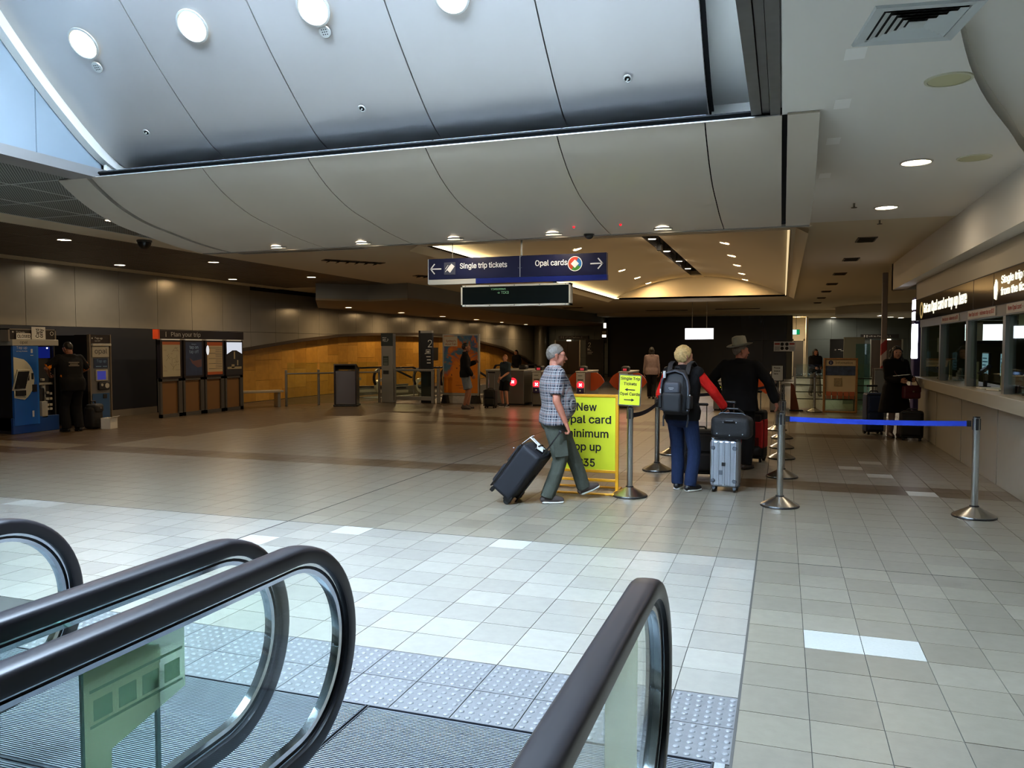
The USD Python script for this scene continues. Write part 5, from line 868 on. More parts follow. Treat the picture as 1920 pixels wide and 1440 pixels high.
hb = put('header', MB().box(-.36, .33, -.012, 0, 1.17, 1.32), LOOKS['stand_cream'], t, smooth=False); put('lettering', MB().text('Information', (-.14, -.0125, 1.215), X3, Z3, .06, w=.4, depth=.001), LOOKS['ink_dark'], hb, smooth=False); put('info_disc', MB().prism(shapely.Point(-.24, 1.245).buffer(.055), lambda u, v, w: (u, -.012-w, v), .002), mat('disc_navy', (34, 36, 70), rough=0.5), hb, smooth=False); put('disc_letter', MB().text('i', (-.252, -.0145, 1.215), X3, Z3, .06, bold=True, depth=.001), paper, hb, smooth=False)
put('photo_strip', MB().box(-.36, .33, -.01, 0, .93, 1.16), mat('strip_photo', (52, 66, 92), rough=0.5, noise=(9, .5)), t, smooth=False); put('map_panel', MB().box(-.16, .02, -.01, 0, .66, .86), mat('panel_map', (150, 134, 100), rough=0.6, noise=(30, .3)), t, smooth=False)
for k in range(5): put('leaflet', MB().box(-.34+.135*k, -.225+.135*k, -.05, -.02, .34, .52), mat('leaflet_orange', (176, 96, 60), rough=0.6), t, smooth=False)
put('pocket', MB().box(-.36, .33, -.06, -.055, .30, .42), LOOKS['acrylic'], t, smooth=False); put('base_panel', MB().box(-.36, .33, .0, .02, .03, .40), glass('stand_glass', (.8, .9, .84)), t, smooth=False)
single('glass_partition', MB().box(1.78, 2.12, 22.2, 22.22, 0, 1.72), glass('teal_pane', (.55, .74, .74)), 'tinted upright glass partition right of the information stand', 'glass screen', smooth=False)
single('partition_panel', MB().box(1.65, 2.20, 24.6, 24.7, 0, 1.92), mat('partition_pale', (126, 132, 124), rough=0.5), 'pale free-standing panel behind the tinted glass partition', 'partition', smooth=False)
t = thing('hoarding_post', 'grey post wrapped with red and white diagonal tape near the counter end', 'post', (2.27, 20.7, 0)); put('post', MB().rbox(-.06, .06, -.05, .05, 0, 3.40, .01), mat('post_grey', (140, 130, 126), rough=0.5), t)
LOOKS['tape'] = usdkit.material(stage, '/World/Looks/tape', {'tc': ('texture_coordinate', {}), 'mp': ('mapping', {'scale': (1.0, 0.0, -1.0)}), 'w': ('wave_texture', {'bands_direction': 'diagonal', 'scale': 1.15}), 'r': ('rgb_ramp', {'ramp': [(0.0, lin((160, 50, 50))), (0.45, lin((160, 50, 50))), (0.55, lin((196, 180, 176))), (1.0, lin((196, 180, 176)))]}), 'p': ('principled_bsdf', {'roughness': 0.5})}, [('tc.object', 'mp.vector'), ('mp.vector', 'w.vector'), ('w.fac', 'r.fac'), ('r.color', 'p.base_color')], surface='p.BSDF')
put('tape_wrap', MB().rbox(-.066, .066, -.056, .056, .85, 1.82, .01), LOOKS['tape'], t)
t = thing('wayside_cabinet', 'pale grey panel post beside the striped post', 'panel', (2.22, 20.3, 0)); put('panel', MB().rbox(-.18, .10, -.02, .02, 0.0, 1.12, .01), mat('cab_pale', (120, 128, 134), rough=0.4), t); put('cap', MB().rbox(-.19, .11, -.03, .03, 1.10, 1.14, .01), fence_m, t)
# ================================================================ people
def sph(p, r, n=14): return m3.Manifold.sphere(float(r), n).translate([float(q) for q in p])
def hull(*pr): return m3.Manifold.batch_hull([sph(p, r) for p, r in pr])
def union(L): return m3.Manifold.batch_boolean(L, m3.OpType.Add)
def finish(man, edge=0.022, it=8, noise=None):
    m = man.refine_to_length(edge).to_mesh(); tm = trimesh.Trimesh(m.vert_properties[:, :3], m.tri_verts, process=True)
    if it: trimesh.smoothing.filter_taubin(tm, iterations=it)
    if noise:
        s, a = noise; tm.vertices = tm.vertices+tm.vertex_normals*((meshkit.fbm(tm.vertices*s, 3)-.5)*a)[:, None]
    return MB().add(tm.vertices, tm.faces)
def ik(a, b, l1, l2, pole):
    a, b, pole = (np.asarray(q, float) for q in (a, b, pole)); d = b-a; L = min(np.linalg.norm(d), (l1+l2)*.998); u = d/np.linalg.norm(d)
    x = (l1*l1-l2*l2+L*L)/(2*L); h = math.sqrt(max(l1*l1-x*x, 0)); pv = pole-u*(pole@u); pv /= np.linalg.norm(pv)+1e-9
    return a+u*x+pv*h, a+u*L
def unit(v): v = np.asarray(v, float); return v/(np.linalg.norm(v)+1e-12)
def hand_parts(w, d, pn, side, s, curl=0.5):
    """palm, four fingers and a thumb. d: towards the fingers, pn: palm normal, side: direction of the thumb"""
    d, pn = unit(d), unit(np.asarray(pn)-unit(d)*(np.asarray(pn)@unit(d))); t = unit(side-d*(side@d)-pn*(np.asarray(side)@pn)); L = []
    k = [w+d*.085*s+t*o*s for o in (.030, .011, -.009, -.028)]
    L.append(hull((w, .024*s), (w+d*.03*s+t*.018*s, .019*s), (k[0], .0125*s), (k[3], .0115*s), (w+d*.03*s-t*.018*s, .018*s), (k[1], .0125*s)))
    for i, (b, ln) in enumerate(zip(k, (.070, .078, .072, .057))):
        p, a = b, 0.25+curl*.55
        for j, f in enumerate((.45, .31, .24)):
            q = p+(d*math.cos(a)+pn*math.sin(a))*ln*f*s; L.append(hull((p, (.0098-.0011*j)*s), (q, (.0090-.0011*j)*s))); p = q; a += curl*1.15
    p = w+d*.028*s+t*.026*s; q = p+unit(d*.7+t*.65+pn*.35)*.04*s; r = q+unit(d*.9+t*.05+pn*(.3+curl*.5))*.032*s
    L += [hull((p, .015*s), (q, .0115*s)), hull((q, .0115*s), (r, .009*s))]
    return L
def rotz(v, a): c, s_ = math.cos(a), math.sin(a); return np.array([v[0]*c-v[1]*s_, v[0]*s_+v[1]*c, v[2]])
skin_a = mat('skin_ruddy', (170, 108, 86), rough=0.5, noise=(30, .06), subsurface_weight=.08, subsurface_scale=.01); skin_b = mat('skin_fair', (184, 130, 104), rough=0.5); skin_c = mat('skin_tan', (140, 94, 72), rough=0.5)
eye_m = mat('eye_dark', (30, 24, 22), rough=0.2); lip_m = mat('lip', (150, 84, 76), rough=0.5)
def person(label, loc, rz, H, A, wr, skin, hair, lean=(0, 0), hip=(0, 0), zp=None, head=(0, 0), poles={}, curl=(.5, .5), palm=None, sw=1.0, belly=0.0, girth=1.0, top=None, under=None, legs=None, shoes=None, bust=0.0, extra=None):
    """A: ankles {'R': (x, y, z, yaw, pitch)}; wr: wrist positions; metres for a height of 1.75, scaled. The figure faces +y, its right is +x."""
    s = H/1.75; V = lambda *p: np.array(p, float)*s
    t = thing('person', label, 'person', loc, rz); g = girth
    ank = {k: V(*a[:3]) for k, a in A.items()}; zp = zp or .945
    P = V(hip[0], hip[1], zp); hipj = {'R': P+V(.088, 0, -.025), 'L': P+V(-.088, 0, -.025)}
    Cc = P+V(lean[0]*.75, lean[1]*.75, .34); Sh = P+V(lean[0], lean[1], .475); W = P*.45+Cc*.55-V(0, 0, .02)
    sj = {'R': Sh+V(.178*sw, 0, 0), 'L': Sh+V(-.178*sw, 0, 0)}; nb = Sh+V(0, .0, .055)
    hy, hp = math.radians(head[0]), math.radians(head[1]); hc = Sh+V(lean[0]*.15, lean[1]*.15+.025, .192)
    fw = np.array([-math.sin(hy)*math.cos(hp), math.cos(hy)*math.cos(hp), math.sin(hp)]); rt = np.array([math.cos(hy), math.sin(hy), 0]); up = np.cross(rt, fw)
    HV = lambda x, y, z: hc+(rt*x+fw*y+up*z)*s
    kn, el, wj = {}, {}, {}
    for k in 'RL':
        yaw = math.radians(A[k][3]); kn[k], ank[k] = ik(hipj[k], ank[k], .425*s, .425*s, (-math.sin(yaw), math.cos(yaw), .1))
        el[k], wj[k] = ik(sj[k], V(*wr[k]), .285*s, .255*s, poles.get(k, (.35 if k == 'R' else -.35, -1, -.2)))
    def torso(e, lo=None):
        L = []; hp_ = [(P+V(o*.088*g, -.012, -.01), (.108+e)*s) for o in (-1, 1)]; be = [(W+V(o*.07*g, .0+belly*.75, -.03), (.098*g+belly*.35+e)*s) for o in (-1, 1)]
        ch = [(Cc+V(o*.088*sw, .004, 0), (.105*g+e)*s) for o in (-1, 1)]; shl = [(sj[k]+V((-.02 if k == 'R' else .02), 0, -.004), (.056+e)*s) for k in 'RL']
        L += [hull(*hp_, *be), hull(*be, *ch), hull(*ch, *shl), hull((nb, (.058+e*.8)*s), *[(q-V(0, 0, .012), (.045+e)*s) for q, _ in shl])]
        if bust: L.append(hull(*[(Cc+V(o*.075, .085, -.03), (bust+e)*s) for o in (-1, 1)]))
        return L
    def arm(k, e0, e1, e2): return [hull((sj[k], (.056+e0)*s), ((sj[k]+el[k])/2, (.050+e0)*s)), hull(((sj[k]+el[k])/2, (.050+e0)*s), (el[k], (.042+e1)*s)), hull((el[k], (.042+e1)*s), (el[k]*.55+wj[k]*.45, (.040+e1)*s)), hull((el[k]*.55+wj[k]*.45, (.040+e1)*s), (wj[k], (.027+e2)*s))]
    def leg(k, e0, e1, e2):
        c = kn[k]*.68+ank[k]*.32; back = unit(np.cross(ank[k]-kn[k], rotz((1, 0, 0), math.radians(A[k][3]))))
        return [hull((hipj[k]+V(0, -.01, .0), (.096*g+e0)*s), (hipj[k]*.5+kn[k]*.5, (.078*g+e0)*s)), hull((hipj[k]*.5+kn[k]*.5, (.078*g+e0)*s), (kn[k], (.056+e1)*s)), hull((kn[k], (.056+e1)*s), (c-back*.012*s, (.054+e1)*s)), hull((c-back*.012*s, (.054+e1)*s), (ank[k], (.038+e2)*s))]
    # the body, one continuous surface
    B = torso(0)+[hull((nb-V(0, 0, .03), .056*s), (HV(0, -.02, -.075), .052*s))]
    B.append(m3.Manifold.sphere(1.0, 24).scale([.074*s, .094*s, .102*s]).transform(np.c_[np.stack([rt, fw, up], 1), HV(0, -.012, .022)]))
    B.append(hull((HV(.034, .060, .028), .030*s), (HV(-.034, .060, .028), .030*s), (HV(.036, .055, -.03), .029*s), (HV(-.036, .055, -.03), .029*s), (HV(.036, .02, -.072), .026*s), (HV(-.036, .02, -.072), .026*s), (HV(0, .066, -.095), .020*s), (HV(0, .0, .0), .06*s)))
    B += [hull((HV(0, .090, .012), .009*s), (HV(0, .112, -.026), .0125*s), (HV(0, .085, -.034), .014*s)), hull((HV(.015, .084, -.058), .012*s), (HV(-.015, .084, -.058), .012*s), (HV(0, .088, -.058), .013*s))]
    for o in (-1, 1): B.append(hull((HV(.076*o, -.006, .018), .013*s), (HV(.084*o, -.022, .012), .010*s), (HV(.077*o, -.008, -.03), .010*s)))
    for k in 'RL':
        B += arm(k, 0, 0, 0)+leg(k, 0, 0, 0); d = unit(wj[k]-el[k]); sd = 1 if k == 'R' else -1
        pn = np.asarray(palm[k]) if palm and k in palm else np.array([-sd, 0, 0.0]); th = np.cross(d, unit(pn-d*(pn@d)))*sd
        B += hand_parts(wj[k]+d*.02*s, d, pn, th, s, curl[0 if k == 'R' else 1])
        yaw, pit = math.radians(A[k][3]), math.radians(A[k][4]); f = np.array([-math.sin(yaw)*math.cos(pit), math.cos(yaw)*math.cos(pit), math.sin(pit)]); r_ = rotz((1, 0, 0), yaw); u_ = np.cross(r_, f)
        B.append(hull((ank[k], .036*s), (ank[k]+f*.10*s-u_*.05*s, .03*s), (ank[k]-f*.03*s-u_*.055*s, .028*s)))
    body = put('body', finish(union(B), .016, 6), skin, t, smooth=True)
    put('eyes', MB().tm(trimesh.creation.icosphere(1, .0105*s, ).apply_translation(HV(.032, .082, .012))).tm(trimesh.creation.icosphere(1, .0105*s).apply_translation(HV(-.032, .082, .012))), eye_m, body); put('lips', finish(hull((HV(.017, .0935, -.060), .006*s), (HV(-.017, .0935, -.060), .006*s), (HV(0, .098, -.060), .0065*s)), .01, 0), lip_m, body)
    # clothes
    def wear_top(nm, m, sleeve, hem, e=.014, lab=None, smat=None, open_=0, flare=0.0):
        L = torso(e)
        if hem < .9 or flare: L.append(hull(*[(P+V(o*.09*g, -.01, .02), (.112+e)*s) for o in (-1, 1)], *[(np.array([P[0]+o*(.085+flare)*g*s, P[1]-.01*s, hem*s]), (.105+e+flare*.6)*s) for o in (-1, 1)]))
        M = union(L).trim_by_plane((0, 0, 1), hem*s); S = []
        for k in 'RL':
            a = arm(k, e, e, e+.006)
            if sleeve <= 1: dv = unit(el[k]-sj[k]); c = sj[k]+(el[k]-sj[k])*sleeve; S.append(hull((sj[k], (.060+e)*s), (el[k], (.054+e)*s)).trim_by_plane(tuple(-dv), float(-dv@c)))
            else: S += a
        if smat: put('sleeve', finish(S[0] if sleeve <= 1 else union(S[:4]), .02, 5), smat, t, smooth=True); put('sleeve', finish(S[1] if sleeve <= 1 else union(S[4:]), .02, 5), smat, t, smooth=True)
        else: M = union([M]+S)
        M = M.trim_by_plane((0, 0, -1), float(-(nb[2]+.035*s))) if not lab == 'hood' else M
        return put(nm, finish(M, .02, 5, noise=(11, .012)), m, t, smooth=True)
    def wear_legs(nm, m, cut, e=.012, loose=0.0):
        L = [hull(*[(P+V(o*.088*g, -.012, .03), (.110+e)*s) for o in (-1, 1)], *[(P+V(o*.09*g, -.012, -.06), (.106+e)*s) for o in (-1, 1)])]
        for k in 'RL':
            if cut > 1: M = union(leg(k, e, e+loose, e+loose+.012)); dv = unit(ank[k]-kn[k]); c = ank[k]+dv*.02*s
            else: dv = unit(kn[k]-hipj[k]); c = hipj[k]+(kn[k]-hipj[k])*cut; M = hull((hipj[k], (.10*g+e)*s), (kn[k], (.088+e+loose)*s))
            L.append(M.trim_by_plane(tuple(-dv), float(-dv@c)))
        return put(nm, finish(union(L), .02, 5, noise=(10, .012)), m, t, smooth=True)
    def wear_shoes(m, sole, high=0):
        for k in 'RL':
            yaw, pit = math.radians(A[k][3]), math.radians(A[k][4]); f = np.array([-math.sin(yaw)*math.cos(pit), math.cos(yaw)*math.cos(pit), math.sin(pit)]); r_ = rotz((1, 0, 0), yaw); u_ = np.cross(r_, f)
            Q = lambda x, y, z: ank[k]+(r_*x+f*y+u_*(z-.085))*s
            up_ = union([hull((Q(0, -.045, .048), .040*s), (Q(.012, .085, .042), .038*s), (Q(-.014, .085, .042), .036*s), (Q(0, .150, .036), .030*s), (Q(0, .01, .085), .040*s)), hull((Q(0, -.03, .06), .042*s), (Q(0, -.012, .10+high), (.042 if not high else .05)*s))])
            sh = put('shoe', finish(up_.trim_by_plane(tuple(u_), float(u_@Q(0, 0, .012))), .02, 4), m, t, smooth=True)
            sl = hull((Q(0, -.052, .012), .012*s), (Q(.028, -.045, .012), .012*s), (Q(-.028, -.045, .012), .012*s), (Q(.034, .09, .012), .012*s), (Q(-.034, .09, .012), .012*s), (Q(.02, .16, .014), .012*s), (Q(-.02, .16, .014), .012*s), (Q(0, .172, .016), .012*s))
            put('sole', finish(sl, .03, 0), sole, sh)
    def wear_hair(kind, m):
        tr = lambda mm: mm.transform(np.c_[np.stack([rt, fw, up], 1), hc])
        if kind in ('short', 'puffy', 'crop'):
            q = {'short': (.080, .101, .106), 'crop': (.079, .099, .105), 'puffy': (.096, .112, .116)}[kind]
            e_ = m3.Manifold.sphere(s, 28).scale(list(q)).translate([0, -.016*s, .030*s])
            e_ = e_.trim_by_plane((0, -.62, .785), .010*s) if kind != 'puffy' else e_.trim_by_plane((0, -.86, .5), -.018*s)
            e_ = e_.trim_by_plane((0, 0, 1), -.075*s); M = tr(e_)
            return put('hair', finish(M, .013, 3, noise=(60 if kind == 'puffy' else 70, .022 if kind == 'puffy' else .010)), m, t, smooth=True)
        e_ = m3.Manifold.sphere(s, 28).scale([.086, .106, .112]).translate([0, -.016*s, .028*s]).trim_by_plane((0, -.72, .69), -.0*s)
        L = [tr(e_)]; lo = {'long': -.27, 'curly': -.20, 'bob': -.12, 'bun': -.07}[kind]; w_ = {'long': .055, 'curly': .085, 'bob': .07, 'bun': .05}[kind]
        L.append(hull((HV(w_*.8, -.05, .03), .05*s), (HV(-w_*.8, -.05, .03), .05*s), (HV(w_, -.055, lo), .045*s), (HV(-w_, -.055, lo), .045*s)))
        for o in (-1, 1): L.append(hull((HV(.072*o, .0, .02), .026*s), (HV((w_+.012)*o, .005 if kind != 'bun' else -.04, lo*.8), .03*s)))
        if kind == 'bun': L.append(sph(HV(0, -.11, .04), .045*s))
        return put('hair', finish(union(L), .016, 4, noise=(38, .028 if kind == 'curly' else .010)), m, t, smooth=True)
    wear_legs(*legs[0:1], **legs[1]) if legs else None
    if under: wear_top(*under[0:1], **under[1])
    tp = wear_top(*top[0:1], **top[1]) if top else None
    wear_shoes(**shoes); wear_hair(*hair)
    J = dict(s=s, HV=HV, P=P, Sh=Sh, C=Cc, W=W, sj=sj, el=el, wj=wj, kn=kn, ank=ank, hipj=hipj, t=t, body=body, rt=rt, fw=fw, up=up)
    if extra: extra(J)
    return t, J
def cloth(name, rgb, **k): return mat(name, rgb, rough=0.85, spec=0.2, noise=(22, .10), bump=(90, .25), **k)
# plaid shirt: crossing bands of navy, white and rust on a pale ground
def band(nm, src, scale, lo, hi, ph=0.0):
    return {nm+'m': ('math', {'math_type': 'multiply_add', 'value2': scale, 'value3': ph}), nm+'f': ('math', {'math_type': 'fraction'}), nm+'a': ('math', {'math_type': 'greater_than', 'value2': lo}), nm+'b': ('math', {'math_type': 'less_than', 'value2': hi}), nm: ('math', {'math_type': 'multiply'})}, \
        [(src, nm+'m.value1'), (nm+'m.value', nm+'f.value1'), (nm+'f.value', nm+'a.value1'), (nm+'f.value', nm+'b.value1'), (nm+'a.value', nm+'.value1'), (nm+'b.value', nm+'.value2')]
nodes, links = {'tc': ('texture_coordinate', {}), 'sx': ('separate_xyz', {}), 'q': ('math', {'math_type': 'add'}), 'p': ('principled_bsdf', {'roughness': .85}), 'm0': ('mix', {'color1': lin((136, 133, 134)), 'color2': lin((30, 33, 48))})}, [('tc.object', 'sx.vector'), ('sx.x', 'q.value1'), ('sx.y', 'q.value2')]
for nm, src, lo, hi, ph in (('ha', 'sx.z', .05, .60, 0), ('va', 'q.value', .05, .60, 0), ('hw', 'sx.z', .22, .32, 0), ('vw', 'q.value', .22, .32, 0), ('hr', 'sx.z', .70, .80, 0), ('vr', 'q.value', .70, .80, 0)):
    n_, l_ = band(nm, src, 12.5, lo, hi, ph); nodes.update(n_); links += l_
nodes.update({'sm': ('math', {'math_type': 'multiply_add', 'value2': .5}), 'sh': ('math', {'math_type': 'multiply', 'value2': .5}), 'm1': ('mix', {'color2': lin((156, 153, 152))}), 'm2': ('mix', {'color2': lin((110, 66, 58))}), 'wm': ('math', {'math_type': 'maximum'}), 'ws': ('math', {'math_type': 'multiply', 'value2': .8}), 'rm': ('math', {'math_type': 'maximum'}), 'rs': ('math', {'math_type': 'multiply', 'value2': .55})})
links += [('va.value', 'sh.value1'), ('ha.value', 'sm.value1'), ('sh.value', 'sm.value3'), ('sm.value', 'm0.fac'), ('m0.color', 'm1.color1'), ('hw.value', 'wm.value1'), ('vw.value', 'wm.value2'), ('wm.value', 'ws.value1'), ('ws.value', 'm1.fac'), ('m1.color', 'm2.color1'), ('hr.value', 'rm.value1'), ('vr.value', 'rm.value2'), ('rm.value', 'rs.value1'), ('rs.value', 'm2.fac'), ('m2.color', 'p.base_color')]
LOOKS['plaid'] = usdkit.material(stage, '/World/Looks/plaid', nodes, links, surface='p.BSDF')
blackc = cloth('cloth_black', (15, 15, 17)); greyt = cloth('trouser_green_grey', (72, 75, 66)); jean = cloth('jeans_navy', (26, 38, 66)); redc = cloth('sleeve_red', (200, 28, 20)); khaki = cloth('shorts_grey', (104, 112, 122)); orangec = cloth('staff_orange', (226, 128, 26)); drk_grey = cloth('trouser_grey', (96, 90, 82)); mauve = cloth('cardigan_mauve', (128, 110, 108)); teal_t = cloth('shirt_teal_black', (46, 58, 66)); coat = cloth('coat_black', (17, 14, 15)); pale_top = cloth('top_pale', (150, 140, 132))
grey_h = mat('hair_grey', (100, 90, 81), rough=0.6, noise=(50, .25)); blond_h = mat('hair_blond', (196, 164, 108), rough=0.55, noise=(45, .25)); dark_h = mat('hair_dark', (22, 16, 13), rough=0.5); ginger_h = mat('hair_ginger', (138, 86, 44), rough=0.6); black_h = mat('hair_black', (18, 15, 14), rough=0.5)
sh_brown = mat('shoe_brown', (66, 56, 52), rough=0.6); sole_pale = mat('sole_pale', (206, 202, 194), rough=0.6); sh_black = mat('shoe_black', (20, 20, 22), rough=0.5); sole_dk = mat('sole_dark', (28, 26, 26), rough=0.7)
# --- the walking man in the plaid shirt
def ex_plaid(J):
    s, HV = J['s'], J['HV']; g = MB().tube([HV(.084, -.02, .02), HV(.085, .05, .018), HV(.060, .098, .014), HV(.0, .108, .014), HV(-.060, .098, .014), HV(-.085, .05, .018), HV(-.084, -.02, .02)], .0022, 6)
    put('spectacles', g, blackp, J['t'])
    c = J['Sh']; put('collar', finish(union([hull(((c+np.array([o*.055, .02*q, .05])*s), .016*s), ((c+np.array([o*.03, .065*q, .075])*s), .012*s)) for o in (-1, 1) for q in (-1, 1)]+[hull(((c+np.array([-.04, -.06, .075])*s), .013*s), ((c+np.array([.04, -.06, .075])*s), .013*s))]), .02, 3), LOOKS['plaid'], J['t'], smooth=True)
    k = J['kn']['R']; h = J['hipj']['R']; m_ = k*.72+h*.28; put('cargo_pocket', MB().obox(m_+np.array([.088, 0, 0]), (X3, unit(k-h), np.cross(X3, unit(k-h))), (.012, .08, .07)), greyt, J['t'])
    put('laces', MB().obox(J['ank']['R']+np.array([0, .07, -.005]), (X3, (0, 1, -.5), (0, .5, 1)), (.03, .035, .004)), sole_pale, J['t'])
plaid_man, PJ = person('grey-haired man in a plaid shirt walking and pulling a dark wheeled case', (-2.19, 8.04, 0), -62, 1.68,
    {'R': (.10, -.19, .085, -6, 0), 'L': (-.10, .27, .115, 4, 20)}, {'R': (.255, -.03, .90), 'L': (-.26, .02, .86)}, skin_a, ('short', grey_h), lean=(0, .0), hip=(0, -.10), zp=.935, head=(-4, -4), curl=(1.0, .5), palm={'R': (-.2, -.3, -1)}, sw=1.12, belly=.075, girth=1.30, poles={'R': (.5, -1, -.2), 'L': (-.5, -1, 0)},
    top=('plaid_shirt', dict(m=LOOKS['plaid'], sleeve=.80, hem=.86, e=.022, flare=.015)), legs=('trousers', dict(m=greyt, cut=2, e=.014, loose=.014)), shoes=dict(m=sh_brown, sole=sole_pale), extra=ex_plaid)
# --- woman with the backpack
def collar(J, m, r=.016, h=.06):
    s, c, nb = J['s'], J['Sh'], 14; R_ = []
    for k in range(nb):
        a, b = 2*math.pi*k/nb, 2*math.pi*(k+1)/nb; f = lambda q: c+np.array([.068*math.sin(q), .062*math.cos(q)+.012, h+.012*(-math.cos(q))])*J['s']
        R_.append(hull((f(a), r*s), (f(b), r*s), (f(a)-np.array([0, 0, .035*s]), r*1.2*s), (f(b)-np.array([0, 0, .035*s]), r*1.2*s)))
    put('collar', finish(union(R_), .02, 2), m, J['t'], smooth=True)
def ex_red(J): collar(J, blackc, .018, .075)
red_woman, RJ = person('blond woman in red sleeves and dark vest wearing a backpack, seen from behind', (-1.07, 9.06, 0), -14, 1.65,
    {'R': (.10, .02, .085, -25, 0), 'L': (-.09, .10, .085, 8, 0)}, {'R': (.40, .30, 1.03), 'L': (-.22, .24, 1.12)}, skin_b, ('puffy', blond_h), lean=(0, .02), head=(-38, -4), curl=(.9, .8), poles={'R': (.8, -.5, -.4)}, palm={'R': (-.3, 0, -1)}, sw=.98, girth=1.02,
    under=('sleeve_top', dict(m=redc, sleeve=2, hem=.95, e=.018)), top=('vest', dict(m=blackc, sleeve=.12, hem=.86, e=.026)), legs=('jeans', dict(m=jean, cut=2, e=.012, loose=.012)), shoes=dict(m=sh_black, sole=sole_pale), extra=ex_red)
# --- man in the hat
felt = mat('hat_felt', (150, 144, 126), rough=0.9, noise=(30, .06)); hatband = mat('hat_band', (44, 36, 30), rough=0.7)
def ex_hat(J):
    collar(J, blackc, .02, .07)
    s, HV = J['s'], J['HV']; R = np.stack([J['rt'], J['fw'], J['up']], 1); m = MB()
    n = 40; rings = []
    for r, z in ((.098, .0), (.120, -.004), (.150, .002), (.172, .012), (.172, .016), (.150, .006), (.120, .001), (.098, .004)):
        rings.append([(r*math.cos(a)*.90, r*math.sin(a)*1.06, z+.022*abs(math.cos(a))**2*(r-.098)/.074) for a in np.linspace(0, 2*math.pi, n, endpoint=False)])
    f = [(i*n+j, i*n+(j+1) % n, (i+1)*n+(j+1) % n, (i+1)*n+j) for i in range(7) for j in range(n)]; v = np.array(rings).reshape(-1, 3)
    O = HV(0, -.012, .075); tilt = trimesh.transformations.rotation_matrix(math.radians(8), (1, 0, 0))[:3, :3]
    put('hat', MB().add(O+(v@tilt.T*s)@R.T, f), felt, J['t'], smooth=60)
    cr = []
    for k, (q, z) in enumerate(((1.0, 0), (.98, .045), (.94, .095), (.88, .126), (.72, .132), (.35, .116), (.02, .11))): cr.append([(.098*q*.9*math.cos(a), .098*q*1.06*math.sin(a), z+(.012 if k < 5 else 0)*math.cos(a)**2) for a in np.linspace(0, 2*math.pi, n, endpoint=False)])
    v = np.array(cr).reshape(-1, 3); f = [(i*n+j, i*n+(j+1) % n, (i+1)*n+(j+1) % n, (i+1)*n+j) for i in range(6) for j in range(n)]; put('hat_crown', MB().add(O+(v@tilt.T*s)@R.T, f), felt, J['t'], smooth=60)
    b = np.array([[(.100*.9*math.cos(a), .100*1.06*math.sin(a), z) for a in np.linspace(0, 2*math.pi, n, endpoint=False)] for z in (.004, .026)]).reshape(-1, 3); put('hat_ribbon', MB().add(O+(b@tilt.T*s)@R.T, [(j, (j+1) % n, n+(j+1) % n, n+j) for j in range(n)]), hatband, J['t'], smooth=60)
hat_man, HJ = person('man in a broad grey hat and black jacket, seen from behind', (-.55, 10.98, 0), -12, 1.71,
    {'R': (.11, -.03, .085, -18, 0), 'L': (-.11, .06, .085, 6, 0)}, {'R': (.47, .02, .97), 'L': (-.34, .18, 1.0)}, skin_a, ('short', grey_h), lean=(0, .03), head=(-52, 2), curl=(.35, .7), poles={'R': (.9, -.6, .1), 'L': (-1, -.3, 0)}, sw=1.16, girth=1.2, belly=.03,
    top=('jacket', dict(m=blackc, sleeve=2, hem=.80, e=.030, flare=.02)), legs=('trousers', dict(m=blackc, cut=2, e=.014, loose=.02)), shoes=dict(m=sh_brown, sole=sole_dk), extra=ex_hat)
# --- people further away
person('woman in a mauve cardigan and black trousers walking away through the gates', (-3.92, 25.0, 0), 8, 1.64, {'R': (.07, -.10, .10, 0, -12), 'L': (-.07, .18, .085, 0, 0)}, {'R': (.24, .05, .86), 'L': (-.24, .10, .88)}, skin_c, ('bun', black_h), top=('cardigan', dict(m=mauve, sleeve=2, hem=.82, e=.020)), legs=('trousers', dict(m=blackc, cut=2, e=.01, loose=.012)), shoes=dict(m=sh_black, sole=sole_dk), sw=.95)
person('person in a black jacket and grey trousers stepping past behind the glass fence', (1.02, 28.2, 0), 200, 1.58, {'R': (.08, -.22, .12, 0, -15), 'L': (-.08, .22, .085, 0, 0)}, {'R': (.12, .26, 1.06), 'L': (-.12, .26, 1.06)}, skin_c, ('bob', black_h), top=('jacket', dict(m=blackc, sleeve=2, hem=.84, e=.022)), legs=('trousers', dict(m=drk_grey, cut=2, e=.01, loose=.014)), shoes=dict(m=sh_brown, sole=sole_dk))
person('woman with long dark hair and a black jacket standing at the far escalator', (-10.85, 32.2, 0), 170, 1.52, {'R': (.08, 0, .085, 0, 0), 'L': (-.08, .02, .085, 0, 0)}, {'R': (.15, .20, 1.02), 'L': (-.22, .06, .9)}, skin_b, ('long', dark_h), under=('blouse', dict(m=pale_top, sleeve=.3, hem=.90, e=.010)), top=('jacket', dict(m=blackc, sleeve=2, hem=.86, e=.016)), legs=('trousers', dict(m=blackc, cut=2, e=.01, loose=.01)), shoes=dict(m=sh_black, sole=sole_dk), sw=.95)
person('man in a dark jacket and grey shorts standing before the airport poster', (-7.93, 19.3, 0), -68, 1.76, {'R': (.10, -.03, .085, -12, 0), 'L': (-.10, .06, .085, 10, 0)}, {'R': (.19, .16, .92), 'L': (-.08, .24, 1.22)}, skin_c, ('crop', dark_h), curl=(.6, 1.0), head=(6, 2), top=('jacket', dict(m=blackc, sleeve=2, hem=.84, e=.026)), legs=('shorts', dict(m=khaki, cut=.95, e=.012)), shoes=dict(m=sh_brown, sole=sole_dk), sw=1.04, girth=1.06)
